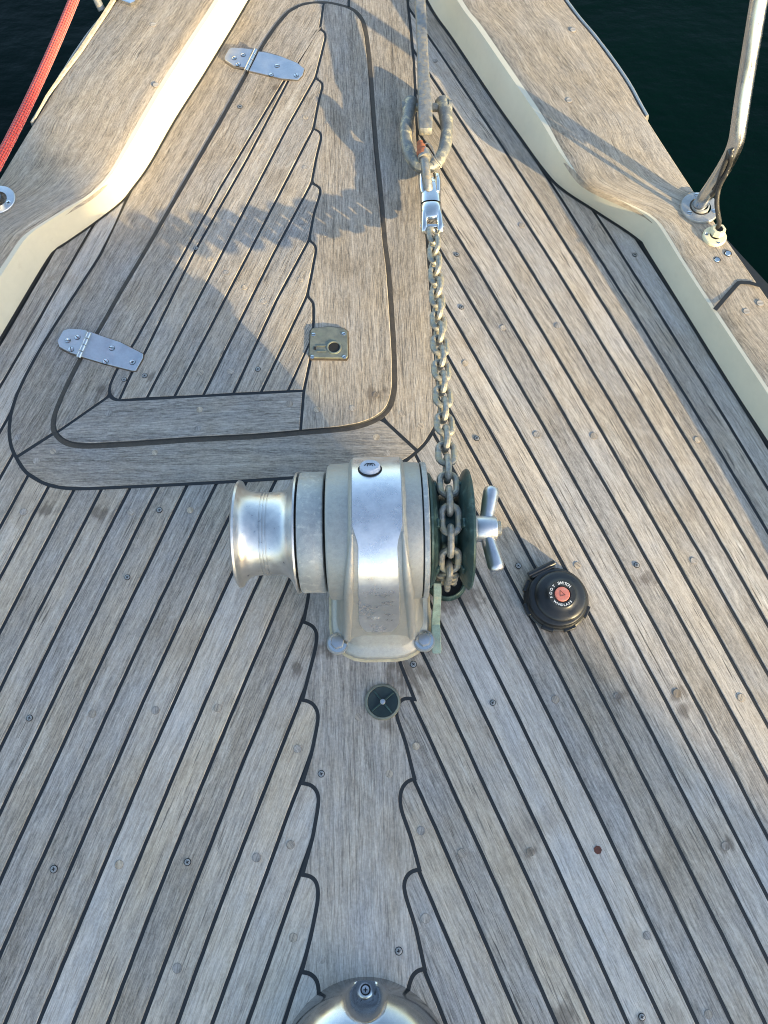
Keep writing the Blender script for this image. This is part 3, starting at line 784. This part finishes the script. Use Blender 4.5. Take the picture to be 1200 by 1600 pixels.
# pedestal
a = MB(); rows = []
def rrect(hx0, hx1, y0, y1, r, z, n=5):
    out = []
    for cx, cy, a0 in ((hx1-r, y1-r, 0), (hx0+r, y1-r, 90), (hx0+r, y0+r, 180), (hx1-r, y0+r, 270)):
        for k in range(n+1):
            t = R(a0+90*k/n); out.append((cx+r*math.cos(t), cy+r*math.sin(t), z))
    return out
rows = [rrect(-.086, .069, -.160, .135, .055, .0008), rrect(-.086, .069, -.160, .135, .055, .006), rrect(-.082, .065, -.156, .132, .052, .0115), rrect(-.070, .053, -.149, .125, .045, .015), rrect(-.077, .060, -.140, .115, .04, .022), rrect(-.072, .054, -.122, .1, .035, .055), rrect(-.066, .049, -.095, .08, .03, .115)]
a.quadgrid(rows, M_CAST, closed_v=True, cap=True); lw(a, 'pedestal', smooth=50)
# sealant line round the foot
a = MB(); rows = [rrect(-.0900, .0730, -.1640, .1390, .057, .0008), rrect(-.0880, .0710, -.1620, .1370, .056, .0026), rrect(-.085, .068, -.159, .134, .054, .003)]
a.quadgrid(rows, simple('old_sealant', (.42, .36, .24), .8, 0, .2, 120, bmp=.4), closed_v=True); lw(a, 'sealant_bead')
for (px, py) in ((527,1003),(663,999)):
    p = Q(px, py, .022); p = Matrix.Rotation(-R(1.3), 4, 'Z') @ (p-WL)
    a = MB(); a.lathe([(.008, .0175), (.013, .0172), (.0135, .012), (.0137, .001)], M_CAST, (p.x, p.y, 0), seg=32)
    lw(a, 'bolt_boss')
    a = MB(); a.lathe([(.0134, .0148), (.0152, .0148), (.0156, .010)], M_STEEL, (p.x, p.y, 0), seg=32)
    a.lathe([(.0150, .0112), (.0215, .0112), (.0235, .0098), (.0242, .006), (.0243, .0001)], M_BRUSH, (p.x, p.y, 0), seg=6, ang=.3); lw(a, 'bolt', smooth=30)
# filler cap with its emblem on the front of the strap
tcap = R(-33); n = Vector((0, -math.sin(tcap), math.cos(tcap))); cpos = Vector((-.018, 0, AX))+n*(RS+.0005)
rot = Vector((0, 0, 1)).rotation_difference(n).to_matrix()
def place(mb, rot, pos): mb.v = [tuple(rot @ Vector(v)+pos) for v in mb.v]
a = MB(); a.lathe([(-.003, .0168), (.0012, .0168), (.0014, .0145)], M_DARKHOLE, seg=40); place(a, rot, cpos); lw(a, 'cap_seal')
a = MB(); a.lathe([(-.002, .0142), (.006, .0142), (.0078, .0128), (.0082, .009), (.0084, .0001)], M_GREYP, seg=40); place(a, rot, cpos); cap = lw(a, 'filler_cap')
a = MB()
for pts in ([(-.007, -.003), (-.0065, .0005), (-.0035, .003), (0, .0022), (.0035, .003), (.0065, .0005), (.007, -.003)], [(-.0035, -.004), (-.003, .0005), (-.0015, .0012), (-.0005, -.002)], [(.0005, -.002), (.0015, .0012), (.003, .0005), (.0035, -.004)]):
    a.sweep([(x, y, .0086) for x, y in pts], .0006, M_BLACK2, 6)
place(a, rot, cpos); o = lw(a, 'emblem', cap)
# chain wheel
a = MB()
a.lathe([(.0625, .02), (.0625, .0820), (.0640, .0845), (.0670, .0835), (.0725, .0740), (.0770, .0600), (.0800, .0500), (.1020, .0500), (.1060, .0600), (.1110, .0740), (.1165, .0850), (.1205, .0885), (.1235, .0875), (.1245, .0840), (.1215, .0790), (.1190, .0600), (.1190, .03)], M_BRONZE, ax, 'X', 96)
lw(a, 'chain_wheel', smooth=30)
for k in range(6):
    t = R(60*k+12)
    for sx, xx in ((1, .0745), (-1, .1085)):
        a = MB(); rr = Matrix.Rotation(t, 3, 'X')
        a.box(Vector((xx, 0, AX))+rr @ Vector((0, 0, .0640)), (.0045, .0065, .0105), M_BRONZE, rr @ Matrix.Rotation(-sx*R(22), 3, 'Y')); lw(a, 'whelp', bevel=.002)
a = MB(); a.lathe([(.1185, .02), (.1185, .0270), (.1235, .0280), (.1290, .0280), (.1300, .0265), (.1300, .0225), (.1340, .0215), (.1345, .019), (.1345, .005)], M_CAST2, ax, 'X', 48); lw(a, 'thrust_washer')
a = MB(); a.lathe([(.1335, .0185), (.1360, .0195), (.1620, .0185), (.1640, .0172), (.1645, .010)], M_BRUSH, ax, 'X', 40)
clutch = lw(a, 'clutch_nut', smooth=40)
a = MB(); a.lathe([(.1640, .0110), (.1700, .0112), (.1712, .0098), (.1714, .001)], M_CHAIN, ax, 'X', 24); lw(a, 'shaft_end', clutch)
for sy in (1, -1):
    a = MB(); d = Vector((.013, sy*.056, .004*sy)); p0 = Vector((.1490, sy*.008, AX)); pts = [p0+d*f for f in (0, .25, .6, .85, .95, 1.0, 1.02)]
    a.sweep(pts, [.0100, .0104, .0116, .0120, .0106, .0066, .001], M_BRUSH, 20); lw(a, 'handle', clutch, smooth=60)
# chain stripper bar going down to the deck, and deck pipe
a = MB(); rows = []
for (y, z, w_) in ((-.058, .085, .006), (-.075, .075, .006), (-.088, .05, .006), (-.098, .022, .0065), (-.104, .006, .007), (-.146, .004, .0075), (-.150, .002, .006)):
    rows.append([(.0795-w_, y, z), (.0795+w_, y, z), (.0795+w_, y-.004, z+.004), (.0795-w_, y-.004, z+.004)])
a.quadgrid(rows, M_BRONZE2, closed_v=True, cap=True); lw(a, 'chain_stripper', bevel=.001)
# deck pipe
hw = thing('hawse_pipe', 'dark bronze chain pipe ring in the deck under the chain wheel', 'chain pipe', Q(697, 908, 0))
a = MB(); a.lathe([(0, .034), (.004, .034), (.010, .0315), (.012, .0295), (.010, .0275), (.002, .0265)], M_BRONZE, seg=48); a.build('rim', hw)
a = MB(); a.lathe([(.0010, .0275), (.0022, .0275), (.0023, .001)], M_DARKHOLE, seg=40); a.build('opening', hw)

# ------------------------------------------------------------------ anchor chain
P0 = Q(677, 362, .036); X1 = .0915
cy, cz, rc = .375, AX, .0625
dy, dz = P0.y-cy, P0.z-cz; dist = math.hypot(dy, dz); base_a = math.atan2(dz, dy); off = math.acos(rc/dist)
ta = base_a+off   # tangent point angle
T0 = Vector((X1+.0, cy+rc*math.cos(ta), cz+rc*math.sin(ta)))
pathc = []
nS = 60
for k in range(nS):
    f = k/nS; p = P0.lerp(T0, f); p.z -= .010*4*f*(1-f)*.6; pathc.append(p)
k = 0
while ta+R(3*k) < R(196):
    t = ta+R(3*k); pathc.append(Vector((X1+.0005*k*.05, cy+rc*math.cos(t), cz+rc*math.sin(t)))); k += 1
e = pathc[-1]; dn = Q(699, 915, .0)
for k in range(1, 10): pathc.append(Vector((e.x+(dn.x-e.x)*k/9, e.y+(dn.y+.006-e.y)*(k/9)**1.0, e.z*(1-k/9)-.02*k/9)))
cum = [0]
for i in range(1, len(pathc)): cum.append(cum[-1]+(pathc[i]-pathc[i-1]).length)
def along(s):
    s = max(0, min(cum[-1], s))
    for i in range(1, len(cum)):
        if cum[i] >= s:
            f = (s-cum[i-1])/max(1e-9, cum[i]-cum[i-1]); return pathc[i-1].lerp(pathc[i], f)
    return pathc[-1]
def link_mesh(hl=.0150, hw_=.0118, r=.0049, m=None, seg=10):
    """stadium link, long axis X, in the XY plane; hl: half pitch to wire centre ends"""
    pts = []; rr = hw_; L = hl+r-rr
    for k in range(9): t = R(-90+180*k/8); pts.append((L+rr*math.cos(t), rr*math.sin(t), 0))
    for k in range(9): t = R(90+180*k/8); pts.append((-L+rr*math.cos(t), rr*math.sin(t), 0))
    a = MB(); a.sweep(pts, r, m or M_CHAIN, seg, closed=True, up=(0, 0, 1)); return a
chain = thing('anchor_chain', 'worn galvanised anchor chain running aft from the swivel over the green chain wheel', 'chain', P0)
lmesh = None
PITCH = .0300
ln = int(cum[-1]/PITCH)
for i in range(ln):
    s = (i+.5)*PITCH; c = along(s); t = (along(s+.012)-along(s-.012)).normalized()
    side = Vector((1, 0, 0)); side = (side-t*side.dot(t)).normalized(); nrm = side.cross(t)
    f = max(0, min(1, 1-s/.66)); th = R(38)*f+R(0)+random.uniform(-.10, .10)
    if s > .62: th = random.uniform(-.05, .05)
    if i % 2 == 1: th += math.pi/2
    yv = side*math.cos(th)+nrm*math.sin(th); zv = t.cross(yv)
    mt = Matrix((t, yv, zv)).transposed().to_4x4(); mt.translation = c-chain.location
    if lmesh is None:
        o = link_mesh().build('link', chain); lmesh = o
    else:
        o = lmesh.copy(); COL.objects.link(o); o.parent = chain
    o.matrix_local = mt

# ------------------------------------------------------------------ swivel connector
sw = thing('chain_swivel', 'shiny stainless swivel connector joining the chain to the shackle', 'swivel', Q(674, 315, .03))
def ps(par_):
    def f(mb, name, **k): o = mb.build(name, None, **k); o.parent = par_; o.matrix_parent_inverse = Matrix.Translation(-par_.location); return o
    return f
pw = ps(sw)
def loft(mb, secs, m, seg=24):
    """secs: (centre, half width, half height, dir) — superellipse sections"""
    rows = []
    for (c, hw_, hh, d) in secs:
        d = Vector(d).normalized(); s = Vector((d.y, -d.x, 0)).normalized(); u = s.cross(d)
        if u.z < 0: u = -u
        ring = []
        for k in range(seg):
            t = 2*math.pi*k/seg; ct, st = math.cos(t), math.sin(t)
            ring.append(Vector(c)+s*(hw_*1.18*abs(ct)**.8*(1 if ct >= 0 else -1))+u*(hh*abs(st)**.8*(1 if st >= 0 else -1)))
        rows.append(ring)
    mb.quadgrid(rows, m, closed_v=True, cap=True)
A, B = Q(671, 282, .036), Q(675, 352, .036); D = B-A
a = MB(); loft(a, [(A+D*f, w_, h_, D) for f, w_, h_ in ((-.02, .006, .006), (.03, .0125, .009), (.16, .0150, .011), (.45, .0170, .0145), (.56, .0172, .0145))], M_STEEL); pw(a, 'eye_body', smooth=50)
a = MB(); loft(a, [(A+D*f, w_, h_, D) for f, w_, h_ in ((.585, .0165, .014), (.60, .0175, .015), (.70, .017, .0145), (.86, .0155, .012), (.90, .008, .008))], M_STEEL); pw(a, 'jaw_body', smooth=50)
sd = Vector((D.y, -D.x, 0)).normalized()
for s_ in (1, -1):
    a = MB(); loft(a, [(A+D*f+sd*s_*o_*1.15, .0056, h_, D) for f, o_, h_ in ((.66, .010, .010), (.85, .0128, .012), (1.05, .0132, .0115), (1.14, .0128, .008), (1.17, .0125, .002))], M_STEEL); pw(a, 'jaw', smooth=60)
    a = MB(); loft(a, [(A+D*f+sd*s_*o_*1.15, .0056, h_, D) for f, o_, h_ in ((.34, .0122, .012), (.12, .0135, .0125), (-.06, .0130, .011), (-.15, .0125, .005), (-.17, .012, .001))], M_STEEL); pw(a, 'eye_jaw', smooth=60)
a = MB(); a.sweep([A+D*1.02-sd*.0225, A+D*1.02+sd*.0225], .0042, M_STEEL, 16); pw(a, 'pin')
a = MB(); a.sweep([A+D*-.02-sd*.0215, A+D*-.02+sd*.0215], .0042, M_STEEL, 16); pw(a, 'pin')
# galvanised D link between shackle and swivel, with rusty pin
dl = thing('joining_link', 'pale galvanised joining link with rusty orange pin between shackle and swivel', 'link', Q(664, 250, .05))
pd = ps(dl)
a = MB(); p = [Q(659, 236, .046), Q(663, 250, .060), Q(666, 270, .060), Q(669, 290, .050), Q(670, 302, .036), Q(668, 290, .022), Q(662, 262, .010), Q(660, 248, .010)]
a.sweep(catmull(p, 5), .0088, M_GALV, 16); pd(a, 'bow', smooth=60)
a = MB(); q0 = Q(656, 221, .064); q1 = Q(661, 243, .062)
a.sweep([q0+(q1-q0)*f for f in (0, .06, .3, .32, .7, .72, 1)], [.004, .0062, .0062, .0085, .0095, .0118, .0118], M_RUST, 12); pd(a, 'rusty_pin', smooth=30)
a = MB(); a.sweep([Q(661, 238, .060), Q(664, 248, .060)], .0135, M_GALV, 16); pd(a, 'pin_collar', smooth=40)
a = MB(); wp = [Q(662, 226, .066), Q(668, 224, .070), Q(674, 229, .070), Q(678, 238, .066), Q(683, 250, .06), Q(688, 257, .055), Q(686, 262, .046)]
a.sweep(catmull(wp, 5), .0011, M_GALV, 6)
a.sweep(catmull([Q(690, 262, .05), Q(680, 250, .062), Q(674, 240, .066), Q(668, 232, .07), Q(661, 228, .069)], 5), .0011, M_GALV, 6); pd(a, 'seizing_wire')

# ------------------------------------------------------------------ big shackle
sh = thing('bow_shackle', 'large rough galvanised bow shackle with yellowish crust holding the anchor shank', 'shackle', Q(666, 235, .03))
pss = ps(sh)
a = MB(); p = [Q(642, 160, .030), Q(638, 180, .034), Q(634, 205, .034), Q(637, 232, .034), Q(648, 254, .034), Q(665, 262, .034), Q(682, 254, .034), Q(694, 233, .034), Q(698, 205, .034), Q(696, 180, .034), Q(691, 160, .030)]
pp = catmull(p, 5); nn_ = len(pp)
a.sweep(pp, [.0122+.0014*math.sin(k*.9)*.3+(.0035*max(0, 1-min(k, nn_-1-k)/9)) for k in range(nn_)], M_SHACK, 16); pss(a, 'bow', smooth=60)
a = MB(); a.sweep([Q(628, 168, .032), Q(633, 168, .032), Q(634, 168, .032), Q(700, 168, .032), Q(701, 168, .032), Q(706, 168, .032)], [.0115, .012, .0085, .0085, .014, .0135], M_SHACK, 14); pss(a, 'pin', smooth=40)
# ------------------------------------------------------------------ anchor shank
an = thing('anchor', 'grey galvanised anchor shank pointing forward from the shackle past the hatch', 'anchor', Q(660, 120, .05))
pa = ps(an)
a = MB(); rows = []
for (x, y, z, w_, h_) in ((665,209,.048,.008,.003),(665,206,.049,.0125,.009),(665,196,.050,.0140,.0118),(664,165,.052,.0138,.0122),(661,110,.058,.0115,.0118),(659,50,.066,.0108,.0115),(656,0,.074,.0108,.0115),(650,-80,.090,.0108,.0115),(642,-170,.11,.0108,.0115)):
    c = Q(x, y, z); r_ = min(h_, .004)*.9
    ring = []
    for sx, sz in ((1, 1), (-1, 1), (-1, -1), (1, -1)):
        b_ = [(sx*w_, sz*(h_-r_)), (sx*(w_-r_*.3), sz*(h_-r_*.3)), (sx*(w_-r_), sz*h_)]
        if sx*sz < 0: b_ = b_[::-1]
        ring += [c+Vector((x_, 0, z_)) for x_, z_ in b_]
    rows.append(ring)
a.quadgrid(rows, M_GALV, closed_v=True, cap=True); pa(a, 'shank', smooth=40)
# fluke and stock beyond the frame, over the bow
t0 = Q(640, -170, .11)
a = MB(); a.poly([(t0.x-.13, t0.y+.05), (t0.x, t0.y-.10), (t0.x+.13, t0.y+.05), (t0.x+.02, t0.y+.32), (t0.x-.02, t0.y+.32)], .115, .13, M_GALV, .002); pa(a, 'fluke', bevel=.002)

# ------------------------------------------------------------------ foot switch
fp = Q(868, 937, 0)
fs = thing('foot_switch', 'round black windlass foot switch with a faded red button, beside the windlass', 'foot switch', fp)
a = MB()
a.lathe([(.0008, .0520), (.004, .0525), (.006, .0505), (.009, .0500), (.0115, .0480), (.013, .0480), (.015, .0470), (.0185, .0465), (.0200, .0445), (.0205, .040), (.0205, .02)], M_BLACK, seg=72); a.build('base', fs)
# lugs and hinge of the cover
for t in (115, 155, 200, 250, 290, 335):
    a = MB(); rr = Matrix.Rotation(R(t), 3, 'Z'); a.box(rr @ Vector((.0510, 0, .005)), (.0035, .010, .0042), M_BLACK, rr); a.build('lug', fs, bevel=.0012)
a = MB(); rr = Matrix.Rotation(R(116), 3, 'Z')
a.box(rr @ Vector((.0500, 0, .011)), (.006, .021, .009), M_BLACK, rr); a.build('cover_hinge', fs, bevel=.0025)
a = MB(); tp = rr @ Vector((.0520, 0, .018)); sd2 = rr @ Vector((0, 1, 0)); a.sweep([tp-sd2*.024, tp+sd2*.024], .0045, M_BLACK, 14); a.build('hinge_pin', fs)
a = MB()
a.lathe([(.018, .0420), (.0215, .0415), (.0240, .0395), (.0262, .0350), (.0280, .0290), (.0300, .0235), (.0312, .0225), (.0318, .0215), (.0318, .0215)], M_BLACK, (.004, .001, 0), seg=72)
a.lathe([(.0312, .0222), (.0320, .0215), (.0320, .0140), (.0312, .0132), (.024, .013)], M_BLACK2, (.004, .001, 0), seg=64); a.build('bezel', fs, smooth=40)
a = MB()
a.lathe([(.020, .0134), (.0305, .0134), (.0309, .0132), (.0309, .001)], M_DARKHOLE, (.004, .001, 0), seg=40)
bt = MB(); bt.lathe([(.022, .0118), (.0318, .0120), (.0330, .0112), (.0332, .008), (.0330, .0001)], M_PINK, (.004, .001, 0), seg=48); but = bt.build('button', fs)
a = MB()   # worn arrow moulded into the button
for pts in ([(-.0035, -.004), (-.0028, .0055)], [(-.0028, .0055), (.0045, -.002)], [(.0045, -.002), (-.0035, -.004)]):
    a.sweep([(.004+x, .001+y, .0330) for x, y in pts], .0006, simple('arrow_groove', (.20, .07, .05), .8, 0, .1, 100, bmp=0), 6)
a.build('arrow', but)
def letters(txt, r, a0, a1, size, cw, parent, cx, cy, z):
    n = len(txt); mb = MB()
    for i, ch in enumerate(txt):
        if ch == ' ': continue
        cu = bpy.data.curves.new('t', 'FONT'); cu.body = ch; cu.size = size; cu.align_x = 'CENTER'; cu.align_y = 'CENTER'; cu.extrude = .00008; cu.offset = size*.02
        ob = bpy.data.objects.new('t', cu); COL.objects.link(ob)
        bpy.context.view_layer.update()
        me = ob.evaluated_get(bpy.context.evaluated_depsgraph_get()).to_mesh()
        t = R(a0+(a1-a0)*i/(n-1)); rot_ = t-math.pi/2 if cw else t+math.pi/2
        m4 = Matrix.Translation((cx+r*math.cos(t), cy+r*math.sin(t), z)) @ Matrix.Rotation(rot_, 4, 'Z')
        b0 = len(mb.v)
        for v in me.vertices: mb.add(m4 @ v.co)
        for f in me.polygons: mb.face([b0+k for k in f.vertices], M_WHITEP)
        bpy.data.objects.remove(ob)
    return mb.build('lettering', parent, smooth=0)
letters('FOOT', .0178, 196, 134, .0058, True, fs, .004, .001, .0322)
letters('SWITCH', .0178, 104, 46, .0064, True, fs, .004, .001, .0322)
letters('WINDLASS', .0178, 226, 316, .0054, False, fs, .004, .001, .0322)

# ------------------------------------------------------------------ round deck cap behind the windlass
dc = thing('drain_cap', 'small round dark green cap with crossed ribs just aft of the windlass', 'cap', Q(598, 1097, 0))
a = MB(); a.lathe([(.0008, .0275), (.003, .0275), (.005, .0262), (.0055, .0240), (.0045, .0232)], M_BRASS, seg=56); a.build('rim', dc)
a = MB(); a.lathe([(.001, .0236), (.0042, .0236), (.0052, .0225), (.0046, .0200), (.0030, .0120), (.0028, .0001)], M_DGREEN, seg=56); a.build('cover', dc)
for k in (40, 130):
    a = MB(); a.box((0, 0, .0047), (.0215, .0011, .0013), M_BRONZE, Matrix.Rotation(R(k), 3, 'Z')); a.build('rib', dc, bevel=.0004)
a = MB(); a.lathe([(.002, .0042), (.0062, .0042), (.0072, .0034), (.0075, .0001)], M_BRUSH, seg=20); a.build('screw', dc)

# ------------------------------------------------------------------ polished dome at the bottom of the picture
DR = .118; dtop = Q(569, 1526, 0); dcn = Vector((Q(572, 1600, 0).x, dtop.y-DR, 0))
dm = thing('ventilator_dome', 'polished steel dome with a screw in its scalloped edge at the bottom', 'dome', dcn)
a = MB(); rows = []
SEG = 128; RAD = 40
for i in range(RAD+1):
    f = i/RAD; r = DR*(1-f)
    ring = []
    for k in range(SEG):
        t = 2*math.pi*k/SEG; x, y = r*math.cos(t), r*math.sin(t)
        q = r/DR
        h = .086*math.sqrt(max(0, 1-q**2.1))+.0015
        if q > .97: h = .0015+ (h-.0015)*(1-q)/.03
        # scallop round the screw
        d = math.hypot(x-(-.001), y-(DR-.012))
        k_ = max(0, min(1, (.028-d)/.016)); k_ = k_*k_*(3-2*k_)
        h = h*(1-k_)+min(h, .0065+max(0, d-.008)*.6)*k_
        ring.append((x, y, h))
    rows.append(ring)
rows.insert(0, [(p[0]*1.0, p[1]*1.0, 0.0) for p in rows[0]])
a.quadgrid(rows, M_DOME, closed_v=True, cap=True); a.build('cowl', dm, smooth=60)
a = screw_mesh('s', .0052, .0062, .0085, True, M_BRUSH); place(a, Matrix.Identity(3), Vector((-.001, DR-.014, -.0005))); a.build('screw', dm)

# ------------------------------------------------------------------ pulpit, cable, gland
pu = thing('pulpit_rail', 'stainless pulpit tube rising from a round flange on the starboard cap rail', 'pulpit', Q(1090, 325, HB))
pp_ = ps(pu)
b0 = Q(1090, 325, HB+.002)
pts = [b0, b0.lerp(Q(1120, 280, .15), .5), Q(1120, 280, .15), Q(1137, 252, .195), Q(1150, 222, .235), Q(1157, 180, .275), Q(1166, 120, .325), Q(1176, 60, .375), Q(1186, 0, .42)]
e = pts[-1]-pts[-2]; pts += [pts[-1]+e*1.0, pts[-1]+e*2.0+Vector((-.02, .02, -.02)), pts[-1]+e*3+Vector((-.08, .12, -.08))]
a = MB(); a.sweep(catmull(pts, 6), .0130, M_TUBE, 32); pp_(a, 'tube', smooth=60)
fb = Q(1092, 327, HB)
a = MB(); a.lathe([(.0018, .0355), (.0050, .0355), (.0066, .0345), (.0072, .032), (.0072, .02)], M_DULL, fb-Vector((0, 0, 0)), seg=56)
a.lathe([(.0070, .0165), (.0110, .0158), (.0120, .0135)], M_DULL, fb, seg=40); pp_(a, 'base_flange')
for ang in (215, 335, 95):
    q = fb+Vector((math.cos(R(ang))*.027, math.sin(R(ang))*.027, 0))
    a = screw_mesh('s', .0048, 0, .0072, False, M_STEEL); place(a, Matrix.Identity(3), q); pp_(a, 'screw')
cb = thing('electric_cable', 'thin black cable looping from a hole in the pulpit tube down to the cream gland', 'cable', Q(1118, 360, HB))
pc = ps(cb)
a = MB(); cp = [Q(1139, 236, .225), Q(1142, 243, .226), Q(1141, 255, .205), Q(1134, 272, .185), Q(1124, 292, .16), Q(1120, 315, .135), Q(1122, 335, .11), Q(1124, 348, .092), Q(1120, 357, .078)]
a.sweep(catmull(cp, 6), .0042, M_CABLE, 14); pc(a, 'cable_run', smooth=60)
a = MB(); cp = [Q(1139, 236, .225), Q(1136, 247, .215), Q(1130, 262, .195), Q(1124, 280, .17), Q(1119, 295, .15), Q(1112, 305, .13)]
a.sweep(catmull(cp, 6), .0040, M_CABLE, 14); pc(a, 'second_run', smooth=60)
gl = thing('cable_gland', 'round cream plastic cable gland screwed to the starboard cap rail beside the pulpit flange', 'cable gland', Q(1115, 372, HB))
g0 = Vector((0, 0, 0))
a = MB(); a.lathe([(.0018, .0215), (.0060, .0215), (.0080, .0200), (.0085, .0160), (.0085, .010)], M_CREAMP, g0, seg=40); a.build('base', gl)
a = MB(); g1 = Q(1121, 358, HB)-Q(1115, 372, HB); g1 = Vector((.004, .006, 0)); a.lathe([(.008, .0135), (.0160, .0135), (.0185, .0120), (.0190, .0078), (.012, .0072)], M_CREAMP, g1, seg=8); a.build('collar', gl)
a = MB(); a.lathe([(.0120, .0075), (.0172, .0075), (.0173, .001)], M_DARKHOLE, g1, seg=24); a.build('opening', gl)
for (x, y) in ((-.0155, .002), (.003, -.0165)):
    a = screw_mesh('s', .0034, 0, .0078, False, M_STEEL); place(a, Matrix.Identity(3), Vector((x, y, 0))); a.build('screw', gl)

# port stanchion base at the left edge
st = thing('stanchion', 'steel stanchion foot on a round flange at the left edge of the port cap rail', 'stanchion', Q(-2, 315, HB))
a = MB(); a.lathe([(.0015, .0330), (.0050, .0330), (.0062, .0320), (.0066, .030), (.0066, .018)], M_BRUSH, seg=56); a.build('base_flange', st)
a = MB(); z0 = Vector((-.002, 0, .004)); dd = (Q(-60, 270, .2)-Q(-2, 315, HB))
a.sweep([z0, z0+dd*.25, z0+dd*.6, z0+dd*1.2+Vector((0, 0, .05)), z0+dd*1.5+Vector((0, 0, .35))], .0138, M_STEEL, 24); a.build('tube', st, smooth=60)
a = screw_mesh('s', .0048, 0, .0066, True, M_STEEL); place(a, Matrix.Identity(3), Vector((.023, -.009, 0))); a.build('screw', st)

# ------------------------------------------------------------------ fitting at the top left, red line
ft = thing('fairlead', 'steel fairlead plate at the top edge of the port cap rail beside the bow', 'fairlead', Q(195, -8, HB))
a = MB(); p = [q.xy-Vector(ft.location).xy for q in [Q(180, -60, HB), Q(250, -60, HB), Q(222, -10, HB), Q(212, 8, HB), (Q(205, 11, HB)), Q(183, 3, HB)]]
a.poly(p, .0015, .010, M_STEEL, .0015); a.build('plate', ft)
a = MB(); c = Q(165, -6, HB+.01)-Vector(ft.location); a.sweep(catmull([c+Vector((-.012, -.016, -.02)), c+Vector((-.02, 0, 0)), c+Vector((-.01, .02, .012)), c+Vector((.01, .04, .01))], 5), .008, M_GALV, 14); a.build('horn', ft, smooth=60)
rp = MB(); r0, r1 = Q(131, -40, .30), Q(-14, 275, .27)
pts = [r0+(r1-r0)*(k/24)-Vector((0, 0, .008*4*(k/24)*(1-k/24))) for k in range(-8, 34)]
rp.sweep(pts, .0082, M_ROPE, 28); tag(rp.build('mooring_rope', smooth=80), 'red braided mooring rope crossing over the water at the top left corner', 'rope')

# ------------------------------------------------------------------ unseen shed added off the starboard quarter to shade the after deck
qd = Vector((SUN_AZ.x, SUN_AZ.y, 0)); qn = Vector((-qd.y, qd.x, 0))   # qn points to the lit side
edge = Vector((.285, .285, 0))+qd*10.5
rotq = Matrix((qd, qn, Vector((0, 0, 1)))).transposed()
shd = thing('added_shade_shed', 'plain rendered shed added out of view to shade the after deck', 'shed', edge-qn*2.4+qd*1.5+Vector((0, 0, -.7)), math.atan2(qd.y, qd.x))
a = MB(); a.box((0, 0, 2.7), (1.5, 2.4, 2.7), M_RENDER); a.build('wall', shd)
a = MB(); a.quadgrid([[(-1.65, y, 5.35), (-1.65, y, 5.43), (0, y, 6.05), (1.65, y, 5.43), (1.65, y, 5.35)] for y in (-2.5, 2.4)], M_ROOF, closed_v=True, cap=True); a.build('roof', shd)
a = MB(); a.box((-1.51, .6, 1.0), (.03, .45, 1.0), M_DOORP); a.build('door', shd)
for y in (-1.2,): 
    a = MB(); a.box((-1.51, y, 1.5), (.03, .5, .4), M_GLASSD); a.build('window', shd)
qy = MB(); qy.box((0, 0, -.55), (6, 22, .6), M_CONC); q_ = qy.build('quay', smooth=0, loc=edge+qd*5.2+Vector((0, 0, -.75))); q_.rotation_euler = (0, 0, math.atan2(qd.y, qd.x)); structure(q_)
